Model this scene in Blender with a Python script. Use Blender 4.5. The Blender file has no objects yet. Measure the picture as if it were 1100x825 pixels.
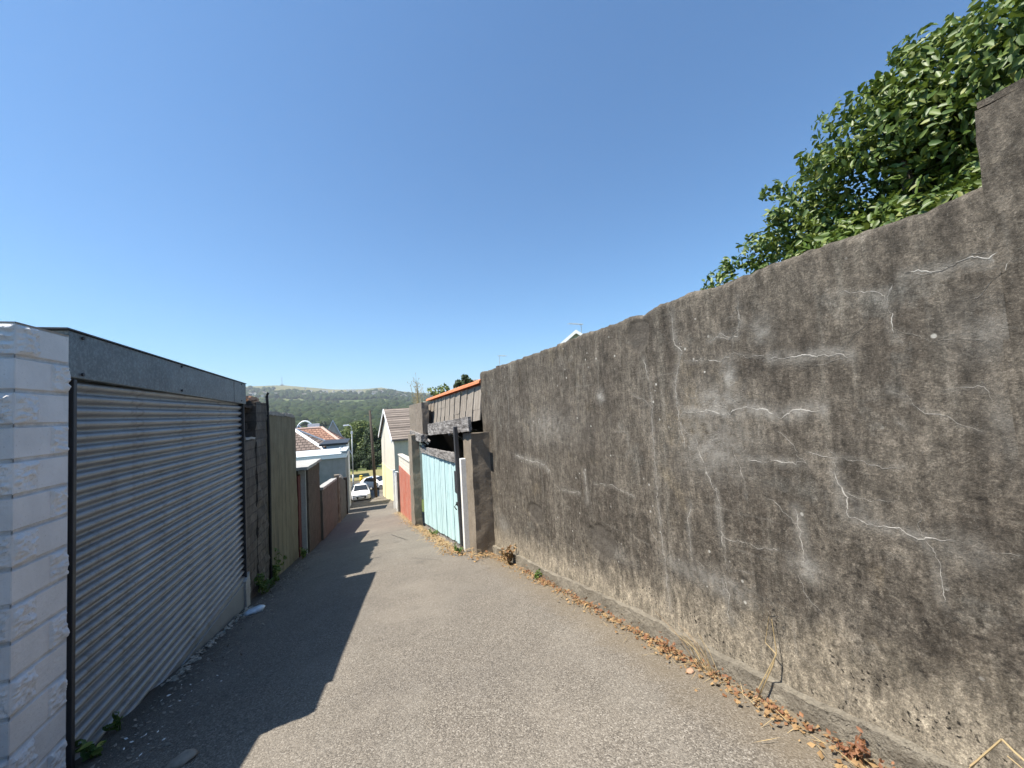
import bpy, math, random
import numpy as np
from mathutils import Vector, Matrix, noise
C = bpy.context.scene.collection
sc = bpy.context.scene
R_ = math.radians
random.seed(7)

# ------------------------------------------------------------------ camera (metres, eye at the origin, +Y down the lane)
FPX = 420.0
yaw, pitch, roll = R_(20.2), R_(3.3), R_(3.3)
Fv = Vector((math.sin(yaw)*math.cos(pitch), math.cos(yaw)*math.cos(pitch), math.sin(pitch)))
R0 = Fv.cross(Vector((0, 0, 1))).normalized(); U0 = R0.cross(Fv)
Rv = math.cos(roll)*R0 - math.sin(roll)*U0
Uv = math.cos(roll)*U0 + math.sin(roll)*R0
def ray(x, y): return Fv + Rv*((x-550)/FPX) + Uv*((412.5-y)/FPX)
def onX(x, y, X):
    r = ray(x, y); return r*(X/r.x)
def onY(x, y, Y):
    r = ray(x, y); return r*(Y/r.y)
cam = bpy.data.cameras.new('camera'); co = bpy.data.objects.new('camera', cam); C.objects.link(co)
cam.sensor_width = 36; cam.lens = FPX/1100*36; cam.clip_start = 0.05; cam.clip_end = 20000
co.matrix_world = Matrix(((Rv.x, Uv.x, -Fv.x, 0), (Rv.y, Uv.y, -Fv.y, 0), (Rv.z, Uv.z, -Fv.z, 0), (0, 0, 0, 1)))
sc.camera = co

# ------------------------------------------------------------------ ground profile
PY = [-60, -6, 0, 2, 4, 8, 12, 16, 20, 24, 30, 36, 40, 44, 54, 65, 80, 110, 200, 350]
PZ = [4.5, -0.72, -1.52, -1.82, -2.15, -2.87, -3.6, -4.3, -5.0, -5.68, -6.65, -7.55, -8.1, -8.5, -9.0, -9.4, -10.5, -13, -19, -23]
def zc(y): return float(np.interp(y, PY, PZ))
def zg(x, y):                                    # lane surface with its fall to the left gutter
    return zc(y) + 0.085*min(x+0.4, 0)*(1 if y < 14 else max(0, 1-(y-14)/10))

# ------------------------------------------------------------------ objects
def tag(o, label=None, cat=None, group=None, kind=None):
    for k, v in (('label', label), ('category', cat), ('group', group), ('kind', kind)):
        if v: o[k] = v
    return o
def thing(name, label, cat, loc=(0, 0, 0), rz=0, group=None):
    o = bpy.data.objects.new(name, None); C.objects.link(o)
    o.location = loc; o.rotation_euler = (0, 0, rz); o.empty_display_size = .2
    return tag(o, label, cat, group)
class MB:
    def __init__(s): s.v = []; s.f = []; s.m = []
    def add(s, vs, fs, mi=0):
        b = len(s.v); s.v += [tuple(p) for p in vs]
        s.f += [tuple(i+b for i in f) for f in fs]; s.m += [mi]*len(fs); return s
    def hexa(s, c, mi=0):
        return s.add(c, [(0, 3, 2, 1), (4, 5, 6, 7), (0, 1, 5, 4), (1, 2, 6, 5), (2, 3, 7, 6), (3, 0, 4, 7)], mi)
    def box(s, x0, x1, y0, y1, z0, z1, mi=0):
        return s.hexa([(x0, y0, z0), (x1, y0, z0), (x1, y1, z0), (x0, y1, z0), (x0, y0, z1), (x1, y0, z1), (x1, y1, z1), (x0, y1, z1)], mi)
    def ramp(s, x0, x1, y0, y1, b0, b1, t0, t1, mi=0):     # box whose bottom / top run from b0,t0 at y0 to b1,t1 at y1
        return s.hexa([(x0, y0, b0), (x1, y0, b0), (x1, y1, b1), (x0, y1, b1), (x0, y0, t0), (x1, y0, t0), (x1, y1, t1), (x0, y1, t1)], mi)
    def rough(s, c, n, amp=.01, fr=4, mi=0, seed=0, fn=None):  # subdivided, displaced hexahedron
        nx, ny, nz = n; c = [Vector(p) for p in c]; sd = Vector((seed*7.3, seed*3.1, 0))
        def P(u, v, w):
            a = (c[0]*(1-u)+c[1]*u)*(1-v)+(c[3]*(1-u)+c[2]*u)*v
            b = (c[4]*(1-u)+c[5]*u)*(1-v)+(c[7]*(1-u)+c[6]*u)*v
            p = a*(1-w)+b*w
            d = noise.noise_vector(p*fr+sd)*amp + noise.noise_vector(p*fr*4.3+sd)*amp*.45
            if fn: d = d + fn(p, u, v, w)
            return p+d
        def grid(na, nb, g):
            vs = [g(i/na, j/nb) for j in range(nb+1) for i in range(na+1)]
            fs = [(j*(na+1)+i, j*(na+1)+i+1, (j+1)*(na+1)+i+1, (j+1)*(na+1)+i) for j in range(nb) for i in range(na)]
            s.add(vs, fs, mi)
        grid(nx, nz, lambda a, b: P(a, 0, b)); grid(nx, nz, lambda a, b: P(1-a, 1, b))
        grid(ny, nz, lambda a, b: P(1, a, b)); grid(ny, nz, lambda a, b: P(0, 1-a, b))
        grid(nx, ny, lambda a, b: P(a, b, 1)); grid(nx, ny, lambda a, b: P(a, 1-b, 0))
        return s
    def rbox(s, x0, x1, y0, y1, z0, z1, step=.08, amp=.01, fr=4, mi=0, seed=0, fn=None):
        n = [max(1, int(round(abs(d)/step))) for d in (x1-x0, y1-y0, z1-z0)]
        return s.rough([(x0, y0, z0), (x1, y0, z0), (x1, y1, z0), (x0, y1, z0), (x0, y0, z1), (x1, y0, z1), (x1, y1, z1), (x0, y1, z1)], n, amp, fr, mi, seed, fn)
    def rramp(s, x0, x1, y0, y1, b0, b1, t0, t1, step=.08, amp=.01, fr=4, mi=0, seed=0, fn=None):
        n = [max(1, int(round(abs(d)/step))) for d in (x1-x0, y1-y0, max(t0-b0, t1-b1))]
        return s.rough([(x0, y0, b0), (x1, y0, b0), (x1, y1, b1), (x0, y1, b1), (x0, y0, t0), (x1, y0, t0), (x1, y1, t1), (x0, y1, t1)], n, amp, fr, mi, seed, fn)
    def tube(s, pts, r, n=6, mi=0, cap=True):
        pts = [Vector(p) for p in pts]; rs = r if isinstance(r, (list, tuple)) else [r]*len(pts); b = len(s.v)
        for i, p in enumerate(pts):
            t = (pts[min(i+1, len(pts)-1)]-pts[max(i-1, 0)]).normalized()
            a = t.cross(Vector((0, 0, 1)) if abs(t.z) < .9 else Vector((1, 0, 0))).normalized(); c = t.cross(a)
            for k in range(n):
                q = p+(a*math.cos(2*math.pi*k/n)+c*math.sin(2*math.pi*k/n))*rs[i]; s.v.append(tuple(q))
        for i in range(len(pts)-1):
            for k in range(n):
                s.f.append((b+i*n+k, b+i*n+(k+1) % n, b+(i+1)*n+(k+1) % n, b+(i+1)*n+k)); s.m.append(mi)
        if cap:
            s.f.append(tuple(b+k for k in range(n))[::-1]); s.f.append(tuple(b+(len(pts)-1)*n+k for k in range(n))); s.m += [mi]*2
        return s
    def build(s, name, mat, parent=None, smooth=False, bevel=0, loc=None):
        me = bpy.data.meshes.new(name); me.from_pydata(s.v, [], s.f)
        for m in (mat if isinstance(mat, (list, tuple)) else [mat]): me.materials.append(m)
        if any(s.m): me.polygons.foreach_set('material_index', s.m)
        if smooth: me.polygons.foreach_set('use_smooth', [True]*len(me.polygons))
        me.update()
        o = bpy.data.objects.new(name, me); C.objects.link(o)
        if parent: o.parent = parent
        if loc: o.location = loc
        if bevel:
            b = o.modifiers.new('bevel', 'BEVEL'); b.width = bevel; b.segments = 2; b.limit_method = 'ANGLE'
        return o
def npmesh(name, v, f, mat, parent=None, smooth=False):    # v (N,3), f (M,k) numpy
    me = bpy.data.meshes.new(name); k = f.shape[1]
    me.vertices.add(len(v)); me.vertices.foreach_set('co', np.asarray(v, np.float32).ravel())
    me.loops.add(f.size); me.loops.foreach_set('vertex_index', f.astype(np.int32).ravel())
    me.polygons.add(len(f)); me.polygons.foreach_set('loop_start', np.arange(0, f.size, k, dtype=np.int32))
    me.polygons.foreach_set('loop_total', np.full(len(f), k, np.int32))
    if smooth: me.polygons.foreach_set('use_smooth', np.ones(len(f), bool))
    me.update(calc_edges=True); me.validate()
    for m in (mat if isinstance(mat, (list, tuple)) else [mat]): me.materials.append(m)
    o = bpy.data.objects.new(name, me); C.objects.link(o)
    if parent: o.parent = parent
    return o
def copy_tree(o, parent=None):
    c = o.copy(); C.objects.link(c); c.parent = parent
    for ch in list(o.children): copy_tree(ch, c)
    return c

# ------------------------------------------------------------------ materials
class NT:
    def __init__(s, name):
        s.mat = bpy.data.materials.new(name); s.mat.use_nodes = True
        s.t = s.mat.node_tree; s.b = s.t.nodes['Principled BSDF']; s.out = s.t.nodes['Material Output']
        s.tc = s.n('ShaderNodeTexCoord')
    def n(s, k, **kw):
        x = s.t.nodes.new(k)
        for a, b in kw.items(): setattr(x, a, b)
        return x
    def put(s, sock, v):
        if isinstance(v, bpy.types.NodeSocket): s.t.links.new(v, sock)
        elif isinstance(v, (tuple, list)) and len(v) == 3 and sock.type == 'RGBA': sock.default_value = (*v, 1)
        else: sock.default_value = v
    def co(s, scale=(1, 1, 1), src='Object', off=(0, 0, 0)):
        m = s.n('ShaderNodeMapping'); s.t.links.new(s.tc.outputs[src], m.inputs['Vector'])
        m.inputs['Scale'].default_value = scale; m.inputs['Location'].default_value = off; return m.outputs[0]
    def noise(s, scale, detail=6, rough=.6, vec=None, dist=0, col=False):
        x = s.n('ShaderNodeTexNoise'); s.put(x.inputs['Vector'], vec if vec is not None else s.co())
        x.inputs['Scale'].default_value = scale; x.inputs['Detail'].default_value = detail
        x.inputs['Roughness'].default_value = rough; x.inputs['Distortion'].default_value = dist
        return x.outputs['Color' if col else 'Fac']
    def vor(s, scale, vec=None, feat='F1', out='Distance', rand=1):
        x = s.n('ShaderNodeTexVoronoi', feature=feat); s.put(x.inputs['Vector'], vec if vec is not None else s.co())
        x.inputs['Scale'].default_value = scale; x.inputs['Randomness'].default_value = rand; return x.outputs[out]
    def ramp(s, fac, lo, hi, a=0., b=1.):
        x = s.n('ShaderNodeMapRange'); x.clamp = True; s.put(x.inputs['Value'], fac)
        x.inputs['From Min'].default_value = lo; x.inputs['From Max'].default_value = hi
        x.inputs['To Min'].default_value = a; x.inputs['To Max'].default_value = b; return x.outputs[0]
    def mix(s, fac, a, b, mode='MIX'):
        x = s.n('ShaderNodeMix', data_type='RGBA', blend_type=mode)
        s.put(x.inputs[0], fac); s.put(x.inputs[6], a); s.put(x.inputs[7], b); return x.outputs[2]
    def math(s, op, a, b=0.):
        x = s.n('ShaderNodeMath', operation=op); s.put(x.inputs[0], a); s.put(x.inputs[1], b); return x.outputs[0]
    def sep(s, vec=None):
        x = s.n('ShaderNodeSeparateXYZ'); s.put(x.inputs[0], vec if vec is not None else s.tc.outputs['Object']); return x.outputs
    def comb(s, a, b, c=0.):
        x = s.n('ShaderNodeCombineXYZ'); s.put(x.inputs[0], a); s.put(x.inputs[1], b); s.put(x.inputs[2], c); return x.outputs[0]
    def attr(s, name):
        x = s.n('ShaderNodeAttribute', attribute_name=name); return x.outputs['Fac']
    def island(s):
        return s.n('ShaderNodeNewGeometry').outputs['Random Per Island']
    def bump(s, h, strength=.5, dist=.01, prev=None):
        x = s.n('ShaderNodeBump'); s.put(x.inputs['Height'], h); x.inputs['Strength'].default_value = strength
        x.inputs['Distance'].default_value = dist
        if prev is not None: s.put(x.inputs['Normal'], prev)
        return x.outputs[0]
    def done(s, col, rough=.9, bump=None, metal=0, spec=.3):
        s.put(s.b.inputs['Base Color'], col); s.put(s.b.inputs['Roughness'], rough)
        s.put(s.b.inputs['Metallic'], metal); s.b.inputs['Specular IOR Level'].default_value = spec
        if bump is not None: s.put(s.b.inputs['Normal'], bump)
        return s.mat
def mul(c, k): return tuple(x*k for x in c)

def m_rough(name, a, b, scale=3, fine=60, bs=.5, bd=.008, rough=.92, streak=0, dark=(.03, .028, .025), spec=.25, metal=0):
    m = NT(name)
    f = m.ramp(m.noise(scale, 8, .65), .3, .7); c = m.mix(f, a, b)
    g = m.noise(fine, 4, .7); c = m.mix(m.ramp(g, .3, .7, .0, .45), c, mul(a, .55))
    if streak:
        st = m.ramp(m.noise(1, 6, .6, vec=m.co((7, 7, .55))), .48, .72, 0, streak); c = m.mix(st, c, dark)
    return m.done(c, rough, m.bump(g, bs, bd, m.bump(m.noise(scale*5, 5, .6), bs, bd*2)), metal, spec)
def m_plain(name, c, rough=.5, metal=0, spec=.4, var=.25, sc_=25):
    m = NT(name); f = m.noise(sc_, 5, .6)
    return m.done(m.mix(m.ramp(f, .3, .7), mul(c, 1-var), mul(c, 1+var)), rough, None, metal, spec)
def m_brick(name, cols, mortar, bw=.225, bh=.075, horiz='Y', mw=.012, bs=.6, stain=(.05, .045, .04), st=.5, off=.5):
    m = NT(name); x, y, z = m.sep()
    h = y if horiz == 'Y' else (x if horiz == 'X' else m.math('ADD', x, y))
    nz = m.math('MULTIPLY', m.noise(9, 3), .012)
    v = m.comb(m.math('ADD', h, nz), m.math('ADD', z, nz))
    t = m.n('ShaderNodeTexBrick', offset=off); m.put(t.inputs['Vector'], v); t.inputs['Scale'].default_value = 1
    t.inputs['Brick Width'].default_value = bw; t.inputs['Row Height'].default_value = bh
    t.inputs['Mortar Size'].default_value = mw; t.inputs['Mortar Smooth'].default_value = .3; t.inputs['Bias'].default_value = 0
    m.put(t.inputs['Color1'], cols[0]); m.put(t.inputs['Color2'], cols[1]); m.put(t.inputs['Mortar'], mortar)
    c = m.mix(m.ramp(m.noise(4, 7, .65), .42, .7, 0, st), t.outputs['Color'], stain)
    c = m.mix(m.ramp(m.noise(45, 4), .35, .7, 0, .35), c, mul(cols[0], .4))
    hgt = m.math('SUBTRACT', m.math('MULTIPLY', m.noise(50, 4), .3), t.outputs['Fac'])
    return m.done(c, .92, m.bump(hgt, bs, .012))
def m_leaf(name, a, b, c3=None, rough=.45, trans=.25):
    m = NT(name); r = m.island()
    c = m.mix(m.ramp(r, 0, 1), a, b)
    if c3: c = m.mix(m.ramp(m.math('FRACT', m.math('MULTIPLY', r, 7.31)), .8, .95, 0, .8), c, c3)
    c = m.mix(m.ramp(m.noise(40, 3), .3, .7, 0, .3), c, mul(a, .6))
    m.done(c, rough, None, 0, .5)
    tr = m.n('ShaderNodeBsdfTranslucent'); m.put(tr.inputs[0], m.mix(.5, c, (.16, .22, .03)))
    mx = m.n('ShaderNodeMixShader'); mx.inputs[0].default_value = trans
    m.t.links.new(m.b.outputs[0], mx.inputs[1]); m.t.links.new(tr.outputs[0], mx.inputs[2]); m.t.links.new(mx.outputs[0], m.out.inputs[0])
    return m.mat
def m_glass(name='dark_glass'):
    m = NT(name); return m.done(m.mix(m.noise(3), (.015, .02, .025), (.03, .035, .04)), .08, None, 0, .6)

def mk_asphalt():
    m = NT('asphalt')
    v = m.vor(125, out='Color'); vd = m.vor(125)
    sx = m.n('ShaderNodeSeparateColor'); m.put(sx.inputs[0], v)
    c = m.mix(m.ramp(sx.outputs[0], 0, 1), (.09, .078, .063), (.255, .225, .185))
    c = m.mix(m.ramp(sx.outputs[1], .84, .95, 0, .8), c, (.38, .345, .295))
    c = m.mix(m.ramp(m.noise(300, 3), .45, .7, 0, .75), c, (.045, .042, .038))
    c = m.mix(m.ramp(m.noise(.9, 6, .6), .4, .72, 0, .32), c, (.09, .083, .074))
    c = m.mix(m.ramp(m.noise(3, 7, .7, vec=m.co((1, .35, 1))), .5, .75, 0, .35), c, (.2, .185, .16))
    c = m.mix(m.ramp(m.noise(2.2, 8, .75, dist=1.2), .58, .72, 0, .5), c, (.08, .072, .062))
    c = m.mix(m.ramp(m.noise(.6, 7, .65, vec=m.co(off=(3, 3, 3))), .5, .7, 0, .4), c, (.25, .222, .182))
    c = m.mix(m.ramp(m.vor(.9, vec=m.co((1, .8, 1), off=(.2, .4, 0))), .16, .05, 0, .45), c, (.06, .055, .05))
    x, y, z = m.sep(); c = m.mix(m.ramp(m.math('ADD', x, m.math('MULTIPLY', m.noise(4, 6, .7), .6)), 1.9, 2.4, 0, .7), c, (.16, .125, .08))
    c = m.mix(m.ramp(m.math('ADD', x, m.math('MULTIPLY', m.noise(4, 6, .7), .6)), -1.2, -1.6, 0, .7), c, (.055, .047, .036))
    h = m.math('SUBTRACT', m.noise(110, 3), m.math('MULTIPLY', vd, .8))
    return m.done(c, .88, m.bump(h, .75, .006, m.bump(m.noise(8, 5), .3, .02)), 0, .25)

def mk_longwall():
    m = NT('weathered_wall_render'); x, y, z = m.sep()
    hg = m.math('ADD', z, m.math('ADD', m.math('MULTIPLY', y, .172), 1.5))       # height above the lane
    A, B = (.064, .052, .04), (.165, .143, .114)
    c = m.mix(m.ramp(m.noise(1.6, 9, .68), .34, .66), A, B)
    st = m.noise(1, 7, .62, vec=m.co((6, 6, .5)))
    c = m.mix(m.ramp(st,   .48, .68, 0, .48), c, (.034, .028, .023))
    st2 = m.noise(1, 7, .62, vec=m.co((9, 9, .8), off=(5, 3, 2)))
    c = m.mix(m.ramp(st2, .54, .7, 0, .5), c, (.22, .2, .165))
    c = m.mix(m.ramp(m.noise(4.5, 9, .75, dist=.6), .5, .7, 0, .38), c, (.045, .04, .034))
    # blotched lower half: light and dark crust
    low = m.ramp(hg, 1.9, .7)
    bl = m.noise(22, 6, .75)
    c = m.mix(m.math('MULTIPLY', low, m.ramp(bl, .5, .62, 0, .75)), c, (.2, .175, .14))
    c = m.mix(m.math('MULTIPLY', low, m.ramp(m.noise(30, 5, .7, vec=m.co(off=(3, 1, 4))), .54, .64, 0, .85)), c, (.028, .024, .02))
    # tan and ochre patches
    c = m.mix(m.ramp(m.noise(1.3, 8, .7, vec=m.co(off=(2, 9, 4))), .58, .74, 0, .55), c, (.24, .19, .115))
    # grey-blue bleached patches
    c = m.mix(m.ramp(m.noise(1.9, 8, .72, vec=m.co(off=(8, 3, 1))), .58, .75, 0, .5), c, (.25, .25, .225))
    # pale band of salts at the foot
    foot = m.math('ADD', hg, m.math('MULTIPLY', m.math('SUBTRACT', m.noise(5, 7, .75), .5), .7))
    c = m.mix(m.ramp(foot, .58, .26, 0, .85), c, (.37, .318, .24))
    c = m.mix(m.math('MULTIPLY', m.ramp(hg, .55, .1), m.ramp(m.noise(34, 5, .8), .57, .63, 0, .85)), c, (.05, .045, .037))
    # vertical grain and crust
    k1 = m.noise(1, 9, .72, vec=m.co((24, 24, 7))); k2 = m.noise(1, 8, .75, vec=m.co((9, 9, 5), off=(3, 7, 1)))
    kk = m.math('MULTIPLY', m.ramp(k1, .33, .67, .52, 1.55), m.ramp(k2, .33, .67, .68, 1.42))
    k3 = m.noise(48, 5, .75); kk = m.math('MULTIPLY', kk, m.ramp(k3, .35, .65, .62, 1.42))
    c = m.mix(1., c, m.comb(kk, kk, kk), 'MULTIPLY')
    tb = m.n('ShaderNodeTexBrick', offset=.5); nzz = m.math('MULTIPLY', m.noise(6, 5, .7), .05); m.put(tb.inputs['Vector'], m.comb(m.math('ADD', y, nzz), m.math('ADD', m.math('ADD', z, .03), nzz)))
    tb.inputs['Scale'].default_value = 1; tb.inputs['Brick Width'].default_value = .46; tb.inputs['Row Height'].default_value = .232; tb.inputs['Mortar Size'].default_value = .012; tb.inputs['Mortar Smooth'].default_value = 1
    c = m.mix(m.math('MULTIPLY', tb.outputs['Fac'], m.ramp(m.noise(2.2, 6, .7, vec=m.co(off=(4, 2, 8))), .5, .68, 0, .5)), c, (.27, .25, .215))
    # dark pits in the pale foot, pale flecks
    vw = m.n('ShaderNodeVectorMath', operation='ADD'); nv = m.n('ShaderNodeVectorMath', operation='SCALE'); m.put(nv.inputs[0], m.noise(30, 4, .7, col=True)); nv.inputs['Scale'].default_value = .05; m.put(vw.inputs[0], m.co()); m.put(vw.inputs[1], nv.outputs[0]); pit = m.vor(31, vec=vw.outputs[0]); pm = m.math('MULTIPLY', m.ramp(hg, .62, .35), m.ramp(m.noise(3.5, 3), .48, .6))
    c = m.mix(m.math('MULTIPLY', pm, m.ramp(pit, .27, .18)), c, (.012, .01, .009))
    # grain
    c = m.mix(m.ramp(m.noise(140, 4, .7), .38, .62, 0, .5), c, (.035, .031, .026))
    c = m.mix(m.ramp(m.noise(95, 4, .75, vec=m.co(off=(1, 1, 7))), .58, .72, 0, .6), c, (.27, .25, .21))
    vv = m.vor(9, out='Distance'); c = m.mix(m.math('MULTIPLY', m.ramp(vv, .11, .07, 0, .8), m.ramp(m.noise(2.5, 2, vec=m.co(off=(6, 6, 6))), .5, .56)), c, (.5, .48, .43))
    pale = m.math('MULTIPLY', m.attr('pale'), m.ramp(m.noise(14, 6, .7), .3, .62))
    c = m.mix(pale, c, (.36, .345, .31))
    c = m.mix(m.math('MULTIPLY', m.attr('spall'), .75), c, m.mix(m.noise(35, 6, .8), (.02, .017, .015), (.16, .14, .115)))
    g = m.noise(90, 6, .75)
    b = m.bump(g, .9, .012, m.bump(m.noise(14, 6, .7), .6, .025))
    return m.done(c, .94, b, 0, .2)
def mk_crack():
    m = NT('crack_salts'); 
    c = m.mix(m.ramp(m.noise(12, 6, .75), .3, .52), (.13, .115, .095), (.42, .395, .35))
    return m.done(c, .95, m.bump(m.noise(120, 4), .6, .004), 0, .15)

M = {}
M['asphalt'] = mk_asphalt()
M['longwall'] = mk_longwall(); M['crack'] = mk_crack()
M['plinth'] = m_rough('pitted_plinth', (.21, .185, .145), (.36, .32, .25), 6, 45, .9, .02, streak=.2)
def mk_white():
    m = NT('white_masonry_paint')
    c = m.mix(m.ramp(m.noise(3, 6), .35, .7), (.75, .73, .715), (.64, .625, .61))
    c = m.mix(m.ramp(m.noise(16, 8, .75, dist=.8), .63, .74, 0, .45), c, (.4, .35, .28))
    c = m.mix(m.ramp(m.noise(60, 3), .64, .72, 0, .5), c, (.32, .29, .26))
    x, y, z = m.sep(); fz = m.math('FRACT', m.math('DIVIDE', m.math('SUBTRACT', .655, z), .2)); dj = m.math('MINIMUM', fz, m.math('SUBTRACT', 1., fz))
    c = m.mix(m.math('MULTIPLY', m.ramp(dj, .075, .03), m.ramp(m.noise(12, 5, .7), .3, .6, .1, .5)), c, (.34, .325, .31))  # course joints darkened in the colour, standing in for shade in the recesses
    c = m.mix(m.ramp(m.noise(1.5, 6, .6), .45, .75, 0, .35), c, (.55, .54, .55))
    return m.done(c, .7, m.bump(m.noise(70, 5, .7), .5, .006), 0, .35)
M['white_block'] = mk_white()
def mk_steel(name, a, b, rough, metal, streak=0, spangle=None):
    m = NT(name)
    c = m.mix(m.ramp(m.noise(3, 7, .65), .3, .7), a, b)
    if spangle: c = m.mix(m.ramp(m.noise(spangle, 3, .7), .45, .65, 0, .6), c, mul(b, 1.7))
    if streak: c = m.mix(m.ramp(m.noise(1, 6, .65, vec=m.co((10, 10, .8))), .52, .7, 0, streak), c, (.1, .085, .065))
    rr = m.ramp(m.noise(6, 5), .3, .7, rough-.08, rough+.12)
    return m.done(c, rr, m.bump(m.noise(40, 4), .12, .003), metal, .5)
M['shutter'] = mk_steel('galvanised_shutter', (.235, .238, .241), (.34, .342, .345), .5, .45, .5)
M['fascia'] = mk_steel('galvanised_fascia', (.085, .1, .105), (.135, .15, .158), .5, .45, .1, 45)
M['rail'] = mk_steel('dark_guide_steel', (.035, .036, .04), (.06, .06, .065), .55, .3)
M['skirt'] = mk_steel('skirt_sheet', (.2, .215, .225), (.26, .275, .285), .55, .3, .1)
M['dark_brick'] = m_brick('dark_old_brick', ((.085, .06, .05), (.14, .11, .09)), (.12, .105, .09), .225, .075, 'Y', st=.7)
M['block_grey'] = m_brick('grey_block_work', ((.1, .085, .072), (.15, .13, .11)), (.075, .066, .058), .44, .16, 'Y', .014, st=.7)
M['orange_top'] = m_rough('weathered_orange_brick', (.38, .2, .12), (.5, .36, .26), 8, 60)
M['moss_render'] = m_rough('mossy_render', (.14, .122, .078), (.22, .195, .13), 2.2, 50, .5, .008, streak=.75)
M['moss_coping'] = m_rough('coping_concrete', (.22, .205, .18), (.38, .36, .33), 6, 40)
M['red_pebble'] = m_rough('red_brown_pebble_dash', (.08, .064, .05), (.14, .112, .088), 5, 45, 1, .02)
M['brown_block'] = m_brick('brown_block_work', ((.1, .09, .074), (.135, .12, .098)), (.1, .09, .076), .44, .215, 'Y', .012, st=.35)
M['concrete'] = m_rough('post_concrete', (.2, .165, .125), (.3, .255, .2), 3, 70, .6, .008, streak=.45, dark=(.1, .08, .06))
M['pale_conc'] = m_rough('pale_concrete', (.33, .32, .3), (.45, .44, .41), 3, 40)
M['grey_render'] = m_rough('grey_render', (.27, .265, .255), (.36, .35, .34), 2, 30, streak=.3, dark=(.16, .155, .15))
M['white_board'] = m_plain('white_boards', (.8, .8, .8), .6, var=.08)
M['sheet_roof'] = m_rough('pale_sheet_roof', (.42, .47, .5), (.62, .66, .68), 1.6, 20, .3, streak=0)
M['blue_white'] = m_plain('pale_blue_paint', (.5, .54, .62), .6, var=.1)
M['dark_wood'] = m_rough('dark_stained_timber', (.03, .022, .018), (.055, .04, .033), 4, 60)
M['maroon'] = m_rough('maroon_door_paint', (.1, .035, .03), (.14, .05, .042), 4, 50)
def mk_tiles(name, a, b, roww, colw, axis='X'):
    m = NT(name); x, y, z = m.sep(); h = x if axis == 'X' else y
    t = m.n('ShaderNodeTexBrick', offset=.5); m.put(t.inputs['Vector'], m.comb(h, z)); t.inputs['Scale'].default_value = 1
    t.inputs['Brick Width'].default_value = colw; t.inputs['Row Height'].default_value = roww; t.inputs['Mortar Size'].default_value = .028
    t.inputs['Mortar Smooth'].default_value = .4
    m.put(t.inputs['Color1'], a); m.put(t.inputs['Color2'], b); m.put(t.inputs['Mortar'], mul(a, .25))
    c = m.mix(m.ramp(m.noise(1.5, 7), .45, .7, 0, .5), t.outputs['Color'], mul(a, .6))
    return m.done(c, .9, m.bump(m.math('SUBTRACT', 0., t.outputs['Fac']), .8, .03))
M['tile_brown'] = mk_tiles('brown_roof_tiles', (.17, .13, .11), (.23, .18, .15), .19, .34)
M['tile_orange'] = mk_tiles('orange_roof_tiles', (.26, .14, .095), (.35, .2, .14), .19, .34)
M['tile_grey'] = mk_tiles('dull_brown_roof_tiles', (.2, .165, .14), (.27, .225, .19), .19, .36)
M['pink_verge'] = m_plain('verge_mortar', (.5, .36, .3), .9)
M['house_white'] = m_rough('cream_white_render', (.62, .585, .49), (.73, .69, .59), 1.5, 20, .3, streak=.3, dark=(.4, .38, .33))
M['house_yellow'] = m_rough('pale_yellow_render', (.78, .7, .42), (.85, .78, .5), 1.5, 20, .3)
M['red_paint'] = m_rough('peeling_red_paint', (.42, .11, .065), (.52, .19, .12), 5, 35, .5, streak=.9, dark=(.45, .32, .26))
M['cream_block'] = m_rough('cream_blocks', (.62, .56, .46), (.72, .67, .57), 5, 40, .4)
def mk_gate():
    m = NT('faded_turquoise_paint'); x, y, z = m.sep()
    c = m.mix(m.ramp(m.noise(1, 6, .6, vec=m.co((9, 9, .6))), .35, .65), (.38, .565, .575), (.5, .66, .665))
    c = m.mix(m.ramp(m.noise(1, 7, .7, vec=m.co((30, 30, 1.1), off=(2, 2, 2))), .6, .72, 0, .6), c, (.6, .72, .7))
    c = m.mix(m.ramp(m.noise(1, 7, .7, vec=m.co((40, 40, 1.6), off=(7, 2, 5))), .64, .74, 0, .6), c, (.25, .3, .28))
    return m.done(c, .75, m.bump(m.noise(1, 5, .6, vec=m.co((60, 60, 3))), .3, .004), 0, .3)
M['gate'] = mk_gate()
def mk_oldwood():
    m = NT('weathered_silver_timber')
    n1 = m.noise(1, 7, .7, vec=m.co((25, 2.2, 22)))
    c = m.mix(m.ramp(n1, .35, .62), (.045, .038, .034), (.36, .34, .32))
    c = m.mix(m.ramp(m.noise(1, 7, .75, vec=m.co((20, 1.7, 14), off=(4, 4, 4))), .5, .66, 0, .8), c, (.05, .042, .038))
    return m.done(c, .9, m.bump(n1, .6, .01))
M['oldwood'] = mk_oldwood()
M['slate'] = m_rough('grey_fibre_slabs', (.26, .225, .185), (.36, .315, .265), 4, 50, .5, streak=.6, dark=(.17, .14, .11))
M['ridge_orange'] = m_rough('orange_ridge_tiles', (.52, .16, .07), (.62, .24, .12), 6, 50)
M['block_pier'] = m_rough('rough_block_pier', (.2, .165, .13), (.28, .235, .19), 4, 30, .7, streak=.6, dark=(.1, .085, .07))
M['black_iron'] = m_plain('black_iron', (.02, .02, .022), .5, .4)
M['white_paint'] = m_plain('white_paint', (.78, .77, .73), .6, var=.1)
M['glass'] = m_glass()
M['car_white'] = m_plain('white_car_paint', (.82, .82, .83), .2, 0, .6, .02)
M['tyre'] = m_plain('tyre_rubber', (.02, .02, .02), .8)
M['alloy'] = m_plain('alloy', (.45, .45, .46), .35, .8)
M['black_plastic'] = m_plain('black_plastic', (.025, .025, .027), .5)
M['lamp_lens'] = m_plain('lamp_lens', (.6, .62, .65), .15, .2)
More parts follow.
